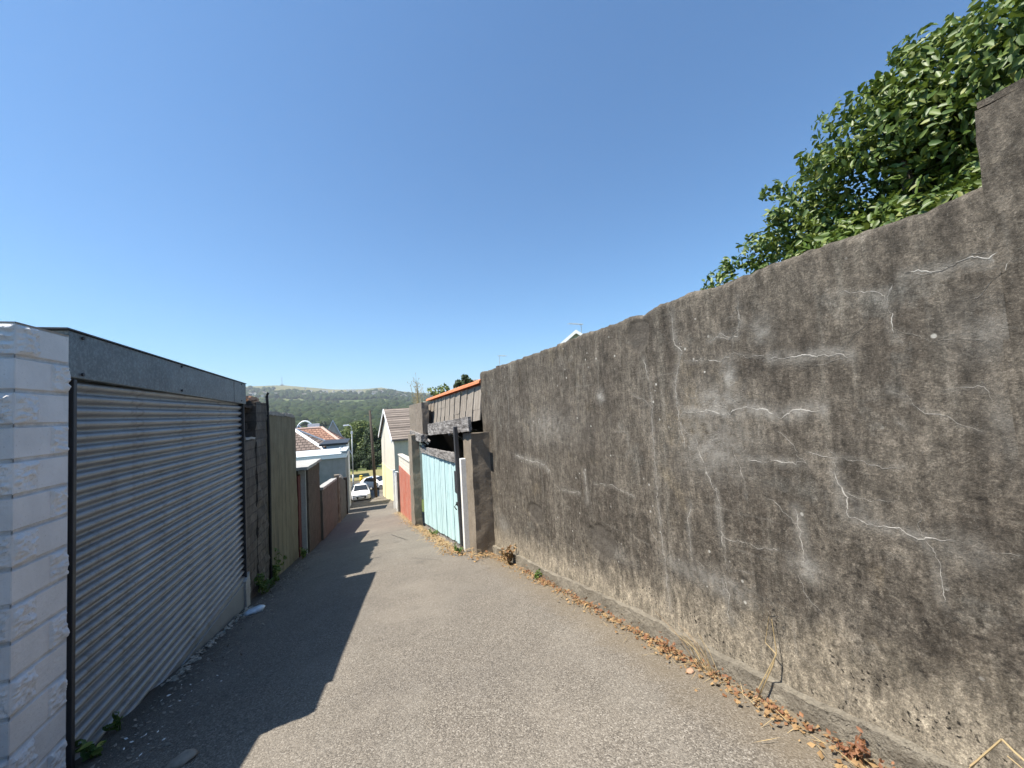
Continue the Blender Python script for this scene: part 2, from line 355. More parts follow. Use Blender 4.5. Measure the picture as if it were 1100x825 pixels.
M['lamp_grey'] = m_plain('lamp_column_paint', (.5, .52, .5), .5, .2)
M['pole_wood'] = m_rough('creosoted_pole', (.07, .055, .045), (.11, .09, .075), 3, 40)
M['yellow'] = m_plain('yellow_plastic', (.75, .5, .05), .5)
M['steel_white'] = m_plain('white_steel', (.8, .81, .82), .4, .1)
M['grass_dry'] = m_rough('dry_grass_bank', (.2, .18, .07), (.3, .26, .12), 1.2, 8, .6)
M['dry'] = m_leaf('dry_leaf_litter', (.22, .125, .055), (.4, .26, .12), (.2, .075, .03), .8, .15)
M['straw'] = m_leaf('straw_stalks', (.36, .26, .13), (.5, .38, .2), (.25, .14, .06), .8, .1)
M['rust_leaf'] = m_leaf('rusty_red_leaves', (.17, .065, .03), (.28, .13, .055), (.11, .045, .022), .7, .15)
M['weed'] = m_leaf('weed_leaves', (.06, .12, .02), (.13, .2, .04), (.3, .32, .06), .6, .2)
M['laurel'] = m_leaf('glossy_hedge_leaves', (.055, .105, .016), (.14, .195, .034), (.24, .26, .07), .5, .2)
M['bark'] = m_rough('bark', (.09, .07, .05), (.15, .12, .09), 5, 30, 1, .02)
M['tree_l'] = m_leaf('pale_foliage', (.085, .12, .024), (.15, .185, .045), None, .7, .15)
M['tree_d'] = m_leaf('dark_foliage', (.022, .042, .012), (.045, .075, .02), None, .7, .12)
M['tree_m'] = m_leaf('mid_foliage', (.026, .046, .012), (.065, .09, .025), None, .7, .12)
def mk_wood():
    m = NT('far_wood_canopy'); r = m.island()
    c = m.mix(m.ramp(r, 0, 1), (.016, .028, .011), (.048, .064, .023))
    c = m.mix(m.ramp(m.noise(.02, 4), .45, .65, 0, .5), c, (.03, .05, .02))
    c = m.mix(m.ramp(m.noise(.5, 4, .7), .45, .6, 0, .6), c, (.022, .038, .013))
    return m.done(c, .95, m.bump(m.noise(.35, 4), 1, 2.0), 0, .1)
M['wood'] = mk_wood()
def mk_terrain():
    m = NT('hillside_grass'); x, y, z = m.sep()
    c = m.mix(m.ramp(m.noise(.01, 8, .65), .35, .65), (.07, .1, .032), (.13, .145, .055))
    c = m.mix(m.ramp(m.noise(.05, 6, .7), .5, .7, 0, .6), c, (.05, .065, .025))
    moor = m.mix(m.ramp(m.noise(.008, 8, .7), .4, .62), (.17, .155, .072), (.11, .115, .05))
    c = m.mix(m.ramp(z, 85, 125), c, moor)
    return m.done(c, .95, m.bump(m.noise(.2, 5), .5, .5), 0, .1)
M['terrain'] = mk_terrain()
M['clear_plastic'] = m_plain('crushed_plastic', (.5, .6, .68), .25, 0, .6, .2)
M['paper'] = m_plain('old_paper', (.24, .21, .17), .8)
M['chips'] = m_rough('mortar_chips', (.38, .34, .27), (.55, .5, .42), 20, 60)
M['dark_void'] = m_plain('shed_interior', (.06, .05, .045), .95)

# ------------------------------------------------------------------ the setting
def terr(x, y):
    z = zc(min(y, 350)) if y < 350 else -23
    s = x/max(y, 60)
    H = np.interp(s, [-1.5, -.8, -.4, -.25, -.182, -.132, -.073, -.012, .03, .073, .107, .24, .6, 1.5],
                  [.04, .06, .079, .0768, .0775, .071, .0634, .062, .0645, .054, .0486, .04, .035, .03])*2400
    if y > 350:
        t = min(1, (y-350)/2050)
        z = -23 + (H+23)*(t**1.35)
        if y > 2400: z = H - (y-2400)*.06
        z += noise.noise(Vector((x*.004, y*.004, 0)))*8*min(1, t*3)*(1 if y < 2300 else .3)
    return z
ys = sorted(set(list(np.linspace(-60, 70, 66)) + [-6.0, 0, 2, 4, 8, 12, 16] + list(np.geomspace(70, 2400, 90)) + [2400, 2600, 3000, 3600, 4500, 7000]))
us = np.linspace(-1, 1, 121); us = np.sign(us)*np.abs(us)**1.6
V = []; 
for y in ys:
    for u in us:
        x = u*(60+max(y, 0)*1.6); z = terr(x, y)
        if y < 60: z -= .12 if abs(x) < 12 else .1
        if y < 14 and -9 < x < -.4: z -= .16
        V.append((x, y, z))
nx = len(us); fcs = [(j*nx+i, j*nx+i+1, (j+1)*nx+i+1, (j+1)*nx+i) for j in range(len(ys)-1) for i in range(nx-1)]
tag(npmesh('terrain', np.array(V), np.array(fcs), M['terrain'], smooth=True), kind='structure')

# lane and the road at its foot: one asphalt sheet following the profile, with a slightly uneven surface
yy = np.concatenate([np.arange(-6, 12, .12), np.arange(12, 46.01, .35)]); xx = np.linspace(-2.35, 2.45, 41)
V = [(x, y, zg(x, y) + .006*noise.noise(Vector((x*2, y*1.3, 0))) + .012*noise.noise(Vector((x*.7, y*.5, 3)))) for y in yy for x in xx]
nx = len(xx); fcs = [(j*nx+i, j*nx+i+1, (j+1)*nx+i+1, (j+1)*nx+i) for j in range(len(yy)-1) for i in range(nx-1)]
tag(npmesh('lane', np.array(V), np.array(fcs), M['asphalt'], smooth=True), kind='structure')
mb = MB()
road_y = [40.5, 44, 48, 54, 60]
for a, b in zip(road_y[:-1], road_y[1:]):
    for x0, x1 in ((-40, -2.35), (-2.35, 2.45), (2.45, 40)):
        if a < 46 and x0 == -2.35 and b <= 46.1: continue
        a2 = 46.0 if (a < 46 and x0 == -2.35) else a
        mb.add([(x0, a2, zc(a2)+.01), (x1, a2, zc(a2)+.01), (x1, b, zc(b)+.01), (x0, b, zc(b)+.01)], [(0, 1, 2, 3)])
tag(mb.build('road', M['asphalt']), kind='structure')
mb = MB(); mb.hexa([(-40, 60, zc(60)-.2), (40, 60, zc(60)-.2), (40, 74, zc(74)-.1), (-40, 74, zc(74)-.1), (-40, 60.1, zc(60)+.1), (40, 60.1, zc(60)+.1), (40, 74, zc(74)+.35), (-40, 74, zc(74)+.35)])
tag(mb.build('grass_bank', M['grass_dry']), kind='structure')
# repaired strip in the tarmac
mb = MB()
def seam(pts, w):
    for (a, b), (c, d) in zip(pts[:-1], pts[1:]):
        n = Vector((-(d-b), c-a)).normalized()*w
        mb.add([(a-n.x, b-n.y, zg(a, b)+.016), (a+n.x, b+n.y, zg(a, b)+.016), (c+n.x, d+n.y, zg(c, d)+.016), (c-n.x, d-n.y, zg(c, d)+.016)], [(0, 1, 2, 3)])
def jl(p, q, n, j): return [(p[0]+(q[0]-p[0])*i/n+random.uniform(-j, j), p[1]+(q[1]-p[1])*i/n+random.uniform(-j, j)) for i in range(n+1)]
seam(jl((.7, 8.3), (1.15, 7.5), 10, .012), .005); seam(jl((.85, 11.3), (.5, 13.2), 10, .02), .008); seam(jl((-.1, 13.4), (1.3, 14.4), 14, .03), .009)
tag(mb.build('tarmac_seams', m_plain('bitumen_seam', (.03, .029, .028), .7)), kind='structure')

# ------------------------------------------------------------------ the long weathered wall on the right
WX, WT = 2.16, .24
Z5 = lambda p: onX(700+p[0]/1.435, 250+p[1]/1.435, WX)
Z6 = lambda p: onX(500+p[0]/2.75, 330+p[1]/2.75, WX)
cracks = [(Z5, 2.2, [(30, 120), (36, 165), (45, 185), (35, 230), (40, 270), (45, 300), (50, 330)]),
 (Z5, 3.6, [(50, 277), (90, 275), (120, 279), (150, 270), (200, 280), (258, 272)]), (Z5, 3, [(180, 192), (230, 192), (265, 185), (298, 186), (305, 190)]),
 (Z5, 1.2, [(50, 198), (100, 196), (130, 188), (180, 192)]), (Z5, 1.2, [(133, 95), (135, 150), (120, 162), (90, 160)]),
 (Z5, 1.6, [(285, 93), (340, 90), (356, 105), (366, 85), (362, 110), (370, 150), (383, 168)]), (Z5, 2.6, [(540, -4), (550, 22), (520, 42), (490, 42), (460, 55), (430, 57), (390, 66)]),
 (Z5, 2.2, [(550, 22), (574, 18), (590, 12)]), (Z5, 2.4, [(145, 348), (170, 350), (240, 356)]), (Z5, 1.2, [(240, 340), (285, 345), (330, 350), (355, 362), (390, 360)]),
 (Z5, 2.6, [(285, 350), (285, 370), (295, 400), (300, 430), (310, 440), (360, 455), (410, 468), (462, 473)]), (Z5, 3, [(222, 427), (228, 460), (237, 512)]),
 (Z5, 1.9, [(420, 470), (440, 510), (450, 575)]), (Z5, 2.2, [(65, 315), (85, 370), (100, 400), (105, 450), (110, 485)]), (Z5, 2.2, [(113, 530), (118, 560), (122, 600)]),
 (Z5, 2, [(0, 310), (5, 360), (10, 420), (20, 500), (28, 580)]), (Z5, 1.6, [(370, 245), (385, 250), (395, 258)]), (Z5, 1.4, [(380, 290), (392, 300)]),
 (Z5, 1.2, [(110, 470), (160, 485), (200, 490)]), (Z5, 1.3, [(120, 330), (140, 360), (145, 410)]), (Z5, 1.2, [(450, 245), (480, 240), (510, 235), (522, 260)]),
 (Z5, 1.2, [(520, 490), (574, 500)]), (Z6, 2.6, [(150, 437), (180, 450), (212, 458), (235, 466), (245, 485)]), (Z6, 2.4, [(350, 485), (358, 540), (360, 575)]),
 (Z6, 1.5, [(285, 540), (340, 550)]), (Z6, 1.1, [(120, 230), (128, 300), (125, 400)]), (Z6, 1.6, [(525, 150), (545, 230), (550, 300), (552, 400)]),
 (Z6, 1.3, [(645, 160), (720, 155), (800, 150)]), (Z6, 1.8, [(665, 580), (660, 650), (668, 740)]), (Z6, 1.8, [(720, 100), (750, 80), (800, 92), (812, 40), (805, 0)]),
 (Z6, 1.4, [(640, 250), (675, 265), (695, 225)]), (Z6, 1.2, [(670, 320), (690, 285), (740, 280), (775, 300)]), (Z6, 1.1, [(380, 520), (440, 530), (500, 560)])]
cpl = [(w, [f(p) for p in pl]) for f, w, pl in cracks]
rc = random.Random(4)                                     # hair cracks branching off the main ones
for w, pl in list(cpl):
    if w < 1.5: continue
    for q in range(2 if w > 2 else 1):
        p = pl[rc.randrange(len(pl))]; L = rc.uniform(.08, .3); a = rc.uniform(0, 6.28)
        pts = [p]
        for k in range(4): a += rc.uniform(-.7, .7); pts.append(pts[-1]+Vector((0, math.cos(a)*L/4, math.sin(a)*L/4)))
        if max(z.z for z in pts) < .6: cpl.append((rc.uniform(.6, 1.0), pts))
segs = np.array([[a.y, a.z, b.y, b.z, w] for w, pl in cpl for a, b in zip(pl[:-1], pl[1:])])
blobs = [(Z5, 90, 330, 60, 45, .55), (Z5, 100, 260, 40, 25, .6), (Z5, 118, 222, 9, 22, .9), (Z5, 237, 515, 22, 16, .8), (Z5, 480, 490, 60, 25, .3), (Z5, 310, 430, 30, 20, .35),
         (Z6, 240, 350, 90, 45, .35), (Z6, 400, 262, 9, 16, .9), (Z6, 775, 205, 10, 26, .9), (Z6, 110, 640, 18, 20, .5), (Z6, 430, 715, 50, 18, .45), (Z6, 640, 770, 60, 20, .5),
         (Z5, 100, 540, 60, 16, .5), (Z5, 520, 150, 70, 40, .35), (Z5, 555, 300, 30, 60, .3), (Z5, 170, 150, 14, 20, .5)]
spalls = [(Z6, 207, 607, 20, 24), (Z6, 405, 695, 34, 40), (Z6, 508, 85, 30, 40), (Z5, 565, -70, 30, 14)]
def ell(f, cx, cy, rx, ry):
    a = f((cx, cy)); b = f((cx+rx, cy)); c = f((cx, cy+ry)); return a.y, a.z, abs(a.y-b.y)+.01, abs(c.z-a.z)+.01
BL = [(*ell(f, cx, cy, rx, ry), k) for f, cx, cy, rx, ry, k in blobs]; SP = [ell(f, *r) for f, *r in spalls]
def n3(y, z, f, s=0.): return noise.noise(Vector((y*f, z*f, s)))
wall_root = thing('boundary_wall', 'tall weathered grey brown rendered wall with white cracks along the right of the lane', 'wall', (WX, 4, zc(4)))
bpy.context.view_layer.update()
inv = wall_root.matrix_world.inverted()
Yg = np.arange(.69, 7.7501, .02); NZ = 190
vs = []; pale = []; spl = []; xsf = []
topz = []
for y in Yg:
    t = .72 + .022*n3(y, 0, 1.5) + .045*n3(y, 2, 4)*abs(n3(y, 5, 1.1))*2 + .014*n3(y, 1, 20) - .03*max(0, n3(y, 8, 7)-.25)
    if 3.6 < y < 5.6: t -= .04*max(0, n3(y, 7, 3))
    topz.append(t)
sg0, sg1 = segs[:, 0:2], segs[:, 2:4]; dv = sg1-sg0; dl = (dv**2).sum(1)+1e-9
def front(y, z):
    dx = .010*n3(y, z, 1.3) + .006*n3(y, z, 5, 3) + .0035*n3(y, z, 17, 5)
    s = 0
    for cy, cz, ry, rz in SP:
        d = math.hypot((y-cy)/ry, (z-cz)/rz)+.25*n3(y, z, 9, 8)
        if d < 1.15: s = max(s, min(1, (1.15-d)/.12))
    if s: dx += s*(.012+.005*n3(y, z, 13, 9))
    return dx, s
pz = []
for iy, y in enumerate(Yg):
    zb = zc(y)-.25; zt = topz[iy]
    for k in range(NZ+1):
        z = zb+(zt-zb)*k/NZ; dx, s = front(y, z)
        if k > NZ-3: dx += (k-NZ+3)**2*.0018*(1+n3(y, 0, 8))
        vs.append((WX+dx, y, z)); spl.append(s); pz.append((y, z))
pz = np.array(pz); pale = np.zeros(len(pz))
for i in range(len(segs)):
    t = np.clip(((pz-sg0[i])@dv[i])/dl[i], 0, 1); d = np.hypot(*(pz-(sg0[i]+t[:, None]*dv[i])).T)
    sc2 = .012*segs[i, 4]*(.6+.25*min(4, sg0[i][0])); pale = np.maximum(pale, np.exp(-(d/sc2)**2)*.16*segs[i, 4])
for cy, cz, ry, rz, k in BL:
    pale = np.maximum(pale, k*np.exp(-((pz[:, 0]-cy)/ry)**2-((pz[:, 1]-cz)/rz)**2))
vs = np.array(vs); NY = len(Yg); w = NZ+1
q = np.array([(i*w+k, i*w+k+1, (i+1)*w+k+1, (i+1)*w+k) for i in range(NY-1) for k in range(NZ)])
# back, top and far end
b0 = len(vs); back = np.array([(WX+WT, y, zc(y)-.25) for y in Yg] + [(WX+WT+.01*n3(y, 3, 3), y, topz[i]-.012) for i, y in enumerate(Yg)] + [(WX+WT*.5, y, topz[i]+.012+.012*n3(y, 9, 9)) for i, y in enumerate(Yg)])
vs = np.vstack([vs, back]); ex = []
for i in range(NY-1):
    ex.append((i*w+NZ, b0+2*NY+i, b0+2*NY+i+1, (i+1)*w+NZ)); ex.append((b0+2*NY+i, b0+NY+i, b0+NY+i+1, b0+2*NY+i+1)); ex.append((b0+NY+i, b0+i, b0+i+1, b0+NY+i+1))
b1 = len(vs); vs = np.vstack([vs, np.array([(WX+WT, Yg[-1], z) for y, z in pz[(NY-1)*w:(NY)*w]])])
for k in range(NZ): ex.append(((NY-1)*w+k, (NY-1)*w+k+1, b1+k+1, b1+k))
q = np.vstack([q, np.array(ex)])
vs = vs - np.array(wall_root.location)[None]
wo = npmesh('render_face', vs, q, M['longwall'], wall_root, smooth=True)
# the shader reads world-like coordinates: keep the mesh data in world metres, the object at the root's inverse
wo.data.vertices.foreach_set('co', (vs+np.array(wall_root.location)[None]).astype(np.float32).ravel()); wo.location = -wall_root.location
for nm, arr in (('pale', pale), ('spall', np.array(spl))):
    a = wo.data.attributes.new(nm, 'FLOAT', 'POINT'); full = np.zeros(len(vs), np.float32); full[:len(arr)] = arr; a.data.foreach_set('value', full)
# raised white salts along each crack
mb = MB()
for wpx, pl in cpl:
    P = []
    for a, b in zip(pl[:-1], pl[1:]):
        n = max(3, int((b-a).length/.009))
        for i in range(n): P.append(a.lerp(b, i/n))
    P.append(pl[-1]); prev = None; ph = len(P)
    for i, p in enumerate(P):
        sy = p.y; j = .026*n3(p.y, p.z, 8, 2)+.013*n3(p.y, p.z, 24, 4)+.007*n3(p.y, p.z, 70, 6)
        jz = .026*n3(p.y, p.z, 8, 12)+.013*n3(p.y, p.z, 24, 14)+.007*n3(p.y, p.z, 70, 16)
        y, z = p.y+j, p.z+jz
        e = min(1, min(i, len(P)-1-i)/6+.15)
        wd = .00085*wpx*(.8+.22*p.y)*e*max(.1, .7+1.1*n3(p.y, p.z, 13, 21)+.6*n3(p.y, p.z, 60, 23))
        t = (P[min(i+1, len(P)-1)]-P[max(i-1, 0)]); n = Vector((0, -t.z, t.y)).normalized()*wd
        x = WX+front(y, z)[0]
        cur = ((x-.0008, y-n.y, z-n.z), (x-.0016, y, z), (x-.0008, y+n.y, z+n.z))
        if prev and z < .69:
            b = [*prev, *cur]; mb.add(b, [(0, 1, 4, 3), (1, 2, 5, 4)])
        prev = cur
o = mb.build('crack_deposit', M['crack'], wall_root); o.location = -wall_root.location
# pitted plinth at the foot
mb = MB()
for i in range(12):
    y0, y1 = .2+i*.63, .2+(i+1)*.63
    h = lambda y: .13+.05*n3(y, 4, .9)
    mb.rramp(WX-.05, WX+.02, y0, y1+.015, zc(y0)-.2, zc(y1+.015)-.2, zc(y0)+h(y0), zc(y1+.015)+h(y1+.015), .03, .022, 6)
o = mb.build('plinth', M['plinth'], wall_root, True); o.location = -wall_root.location
# nearer, higher length of the wall (its end shows at the right edge)
tall = thing('wall_end_pillar', 'taller end of the rendered wall rising beside the hedge at the right edge', 'wall pillar', (WX, -.5, zc(0)))
mb = MB(); mb.rramp(WX-.003, WX+WT+.03, -2.6, .705, zc(-2.6)-.2, zc(.705)-.2, 1.0, 1.0, .035, .007, 5)
o = mb.build('render_face', M['longwall'], tall, True); o.location = -tall.location
mb = MB(); mb.rbox(WX-.006, WX+WT+.03, -2.62, .697, 1.002, 1.025, .035, .014, 6, 0, 4)
o = mb.build('coping', M['longwall'], tall, True); o.location = -tall.location

# ------------------------------------------------------------------ left: white block pillar and its return wall
LX = -1.9
def block_face(mb, org, du, dv_, nrm, wu, hv, seed, split):
    step = .008; nu, nv = int(wu/step), int(hv/step); g = []
    for j in range(nv+1):
        for i in range(nu+1):
            u, v = wu*i/nu, hv*j/nv; vd = hv-v
            row = int(vd/.2); fv = vd-row*.2
            L = split(row); e = [0]+L+[wu]; k = max(t for t in range(len(e)-1) if u >= e[t]-1e-6)
            du_ = min(u-e[k], e[k+1]-u) if 0 < k < len(e)-2 or len(e) > 2 else .1
            if k == 0: du_ = e[1]-u
            if k == len(e)-2: du_ = u-e[k] if len(e) > 2 else .1
            rg = (row+k+seed) % 2 == 0
            d = 0
            edge_ = min(u, wu-u)
            if rg:
                ed = min(1, (min(fv, .2-fv)-.008)/.02)
                p = Vector((u*1.0+seed*3, v, row*.7))
                ed *= min(1, .25+edge_/.03)
                d = ed*(.010+.016*noise.noise(p*9)+.017*noise.noise(Vector((p.x*23, p.y*40, p.z)))+.006*noise.noise(p*90))
            d += .0012*noise.noise(Vector((u*50, v*50, seed)))
            m = min(fv, .2-fv)
            if m < .0095: d = -.016+.003*noise.noise(Vector((u*30, v*30, 1)))
            elif du_ < .006: d = min(d, -.004)
            edge = min(u, wu-u)
            if edge < .012: d = min(d, .004)*edge/.012 - .003*(1-edge/.012)
            g.append(Vector(org)+Vector(du)*u+Vector(dv_)*v+Vector(nrm)*d)
    mb.add(g, [(j*(nu+1)+i, j*(nu+1)+i+1, (j+1)*(nu+1)+i+1, (j+1)*(nu+1)+i) for j in range(nv) for i in range(nu)])
pil = thing('block_pillar', 'white painted split faced block pillar at the left edge beside the roller shutter', 'pillar', (LX, 3.3, -2.2))
zt, H = .655, 3.0
mb = MB()
block_face(mb, (LX, 3.07, zt-H), (0, 1, 0), (0, 0, 1), (1, 0, 0), .43, H, 0, lambda r: [.17] if r % 2 == 0 else [.28])
block_face(mb, (LX-.5, 3.07, zt-H), (1, 0, 0), (0, 0, 1), (0, -1, 0), .5, H, 1, lambda r: [.22] if r % 2 == 0 else [.36])
mb.add([(LX-.5, 3.07, zt), (LX, 3.07, zt), (LX, 3.5, zt), (LX-.5, 3.5, zt), (LX-.5, 3.5, zt-H), (LX, 3.5, zt-H), (LX-.5, 3.07, zt-H)], [(0, 1, 2, 3), (3, 2, 5, 4), (0, 3, 4, 6)])
o = mb.build('block_face', M['white_block'], pil); o.location = -pil.location
ret = MB(); ret.rramp(LX-.55, LX-.32, -3.5, 3.065, zc(-3)-.6, zc(3)-.6, zt-.02, zt-.02, .1, .01, 5)
tag(ret.build('garden_wall', M['white_block'], None, True), 'white block wall set back behind the white pillar, running up the lane past the camera', 'wall')

# ------------------------------------------------------------------ left: garage with the roller shutter
GY0, GY1 = 3.51, 7.52
gar = thing('garage', 'flat roofed garage with a wide grey steel roller shutter facing the lane', 'garage', (LX-.5, 5.5, zg(-1.9, 5.5)))
def G(mb, name, mat, par=gar, **k):
    o = mb.build(name, mat, par, **k)
    if par is gar: o.location = -gar.location
    return o
# curtain: curved slats, one sheet
prof = [(0, -.004), (.005, .012), (.014, .025), (.026, .031), (.04, .028), (.053, .016), (.061, .003), (.067, -.012), (.08, -.014), (.088, -.013)]
pitch_ = .0925; vsl = []; top = .45; bot = -2.46; z = top
pr = []
while z > bot:
    for dz, dx in prof: pr.append((z-dz, dx))
    z -= pitch_
ny = 60; ygr = np.linspace(GY0+.06, GY1-.06, ny)
for y in ygr:
    for k, (zz, dx) in enumerate(pr):
        row = k//len(prof)
        vsl.append((LX-.07+dx+.004*noise.noise(Vector((y*.8, row*.37, 2)))+.0015*noise.noise(Vector((y*6, row, 5))), y, zz+.003*noise.noise(Vector((y*.5, row*.2, 9)))))
npf = len(pr); fcs = [(j*npf+i, j*npf+i+1, (j+1)*npf+i+1, (j+1)*npf+i) for j in range(ny-1) for i in range(npf-1)]
o = npmesh('shutter_curtain', np.array(vsl), np.array(fcs), M['shutter'], gar, smooth=True); o.location = -gar.location
mb = MB(); mb.box(LX-.085, LX-.04, GY0+.06, GY1-.06, -2.5, -2.43); G(mb, 'bottom_bar', M['shutter'], bevel=.004)
for y0, y1, zb in ((GY0+.005, GY0+.085, -2.4), (GY1-.075, GY1, -2.62)):
    mb = MB(); mb.box(LX-.1, LX-.035, y0+.02, y1-.02, zb, .38); mb.box(LX-.0345, LX-.005, y0+(.045 if y0 < 5 else .0), y1-(.0 if y0 < 5 else .045), zb, .362)
    G(mb, 'guide_rail', M['rail'], bevel=.004)
mb = MB()
s_y = 6.95
for y0, y1, e in ((GY0-.01, s_y, 0), (s_y+.003, GY1+.02, .004)):
    za0, za1 = [.693-(y-GY0)*.018 for y in (y0, y1)]; zb0, zb1 = [.372-(y-GY0)*.02 for y in (y0, y1)]
    mb.ramp(LX-.36, LX+e, y0, y1, zb0, zb1, za0, za1)
G(mb, 'fascia', M['fascia'], bevel=.006)
mb = MB(); mb.ramp(LX-.4, LX+.014, GY0-.05, GY1+.03, .6945, .6945-.018*4, .704, .704-.018*4); G(mb, 'drip_cap', M['rail'])
for y, z in ((GY0+.12, .66), (GY0+.12, .4), (5.2, .64), (5.2, .38), (7.3, .6), (7.3, .34)): G(MB().tube([(LX, y, z), (LX+.012, y, z)], .012, 8), 'screw', M['rail'])
mb = MB(); y0 = 4.75
mb.ramp(LX-.09, LX-.025, y0, GY1-.05, -2.52, zg(-1.9, GY1)-.06, -2.501, -2.501); G(mb, 'skirt_panel', M['skirt'], bevel=.004)
mb = MB(); mb.rramp(LX-.1, LX+.005, GY1-.16, GY1+.05, -3.2, -3.2, -2.48, -2.4, .03, .014, 7); G(mb, 'mortar_fillet', M['pale_conc'], smooth=True)
mb = MB()
mb.box(-6.6, LX-.41, GY0-.02, GY0+.19, -3.2, .58); mb.box(-6.6, LX-.41, GY1-.19, GY1+.0, -3.6, .52); mb.box(-6.8, -6.6, GY0-.02, GY1, -3.6, .55)
mb.box(LX-.41, LX-.2, GY1-.06, GY1, -3.4, .28)
G(mb, 'wall', M['grey_render'])
mb = MB(); mb.ramp(-6.9, LX-.401, GY0-.04, GY1+.02, .585, .525, .66, .6); G(mb, 'roof', M['grey_render'])

# ------------------------------------------------------------------ left: old brick stub and its ledge, mossy wall
t = thing('old_brick_wall', 'dark crumbling brick and block wall stub with an orange brick top between shutter and mossy wall', 'wall', (-2.1, 8.4, -3))
def ch(mb, name, mat, par, **k):
    o = mb.build(name, mat, par, **k); o.location = -par.location; return o
mb = MB(); mb.rramp(-2.4, -1.97, 7.55, 8.36, -3.4, -3.4, -.3, -.33, .05, .02, 6); mb.rramp(-2.3, -1.96, 7.55, 7.74, -.34, -.34, -.16, -.15, .04, .015, 6); ch(mb, 'lower_wall', M['block_grey'], t, smooth=False)
mb = MB(); mb.rbox(-2.38, -1.95, 8.365, 9.1, -3.5, .36, .05, .03, 5, 0, 3); ch(mb, 'pier', M['block_grey'], t)
mb = MB(); mb.rbox(-2.75, -2.42, 7.76, 9.08, -3.4, .38, .06, .02, 5, 0, 6); ch(mb, 'rear_wall', M['dark_brick'], t)
mb = MB()
for i in range(7): mb.rbox(-2.7+.02*(i % 2), -2.06, 7.8+i*.185, 7.97+i*.185, .385+.012*(i % 3), .45+.014*((i*5) % 3), .05, .014, 7, 0, i)
ch(mb, 'brick_on_edge_top', M['orange_top'], t)
mb = MB(); mb.rramp(-2.35, -2.0, 7.77, 8.4, .26, .22, .31, .27, .06, .012, 5); ch(mb, 'timber_beam', M['dark_wood'], t)
mb = MB(); mb.rramp(-2.4, -1.955, 7.75, 8.3, -.298, -.32, -.262, -.28, .04, .016, 6); ch(mb, 'ledge', M['pale_conc'], t)
o = MB().tube([(-1.93, 9.13, -3.2), (-1.92, 9.14, -1), (-1.925, 9.12, .3), (-1.93, 9.1, .5), (-1.9, 9.08, .56)], .028, 7).build('waste_pipe', M['black_iron'])
tag(o, 'thin black pipe standing at the joint of the brick stub and mossy wall', 'pipe')

t = thing('mossy_wall', 'mossy grey green rendered garden wall on the left with broken coping, dark streaks down it', 'wall', (-2.1, 10.8, -3.4))
mb = MB(); mb.rramp(-2.2, -1.96, 9.08, 12.45, -3.6, -4.1, .12, .03, .06, .012, 3); ch(mb, 'render_face', M['moss_render'], t, smooth=True)
for i, (y0, y1, zz) in enumerate(((9.09, 10.05, .2), (10.12, 10.9, .17), (11.0, 11.75, .17), (11.9, 12.4, .12))):
    mb = MB(); mb.rramp(-2.24, -1.93-.03*(i % 2), y0, y1, .125-(y0-9.2)*.027, .125-(y1-9.2)*.027, zz+.03*(i % 2), zz-.03, .05, .02, 5, 0, i); ch(mb, 'coping_stone', M['moss_coping'], t)

# red brown outbuilding with pale flat roof, low wall and posts
t = thing('brick_outbuilding', 'low red brown pebbledashed outbuilding with maroon door and pale flat roof on the left', 'outbuilding', (-2.6, 14, -4))
mb = MB(); mb.rramp(-2.05, -1.75, 12.95, 15.7, -4.4, -4.6, -1.46, -1.56, .07, .012, 6); ch(mb, 'front_wall', M['red_pebble'], t)
mb = MB(); mb.box(-4.6, -2.06, 15.5, 15.7, -4.6, -1.57); mb.box(-4.6, -2.06, 12.46, 12.6, -4.6, -1.47); mb.box(-4.75, -4.605, 12.46, 15.7, -4.6, -1.5); ch(mb, 'wall', M['red_pebble'], t)
mb = MB(); mb.box(-1.98, -1.93, 12.47, 12.86, -3.9, -1.6); o = ch(mb, 'door', M['maroon'], t)
mb = MB(); mb.box(-2.0, -1.8, 12.865, 12.945, -3.95, -1.5); ch(mb, 'door_post', M['pale_conc'], t, bevel=.01)
mb = MB(); mb.rramp(-4.9, -1.68, 12.4, 15.75, -1.44, -1.55, -1.36, -1.47, .15, .015, 2); ch(mb, 'roof', M['pale_conc'], t)

t = thing('low_block_wall', 'low brown block wall with sloping pale coping below the flat roofed outbuilding', 'wall', (-1.7, 19, -5))
mb = MB(); mb.rramp(-1.85, -1.68, 15.72, 22.3, -4.7, -5.8, -2.6, -3.2, .12, .01, 4); ch(mb, 'block_face', M['brown_block'], t)
mb = MB(); mb.rramp(-1.9, -1.64, 15.72, 21.6, -2.59, -3.13, -2.5, -3.04, .12, .015, 4); ch(mb, 'coping', M['pale_conc'], t)
o = MB().rbox(-1.83, -1.6, 22.32, 22.62, -5.8, -3.0, .07, .012, 5).build('gate_post', M['concrete']); tag(o, 'square concrete gate post at the end of the low brown block wall', 'post')
t = thing('end_wall', 'short brown wall with a broken pale top beside the dark timber post', 'wall', (-1.7, 25, -6))
mb = MB(); mb.rramp(-1.8, -1.58, 22.65, 27.6, -6, -6.7, -3.2, -4.1, .12, .02, 4); ch(mb, 'block_face', M['brown_block'], t)
mb = MB(); mb.rramp(-1.83, -1.55, 22.8, 24.6, -3.2, -3.55, -3.05, -3.4, .09, .04, 5); ch(mb, 'broken_coping', M['pale_conc'], t)
o = MB().rbox(-1.72, -1.5, 27.7, 27.95, -6.5, -3.95, .1, .01, 5).build('timber_post', M['dark_wood']); tag(o, 'tall dark timber post at the lane edge beside the grey flat roofed garage', 'post')

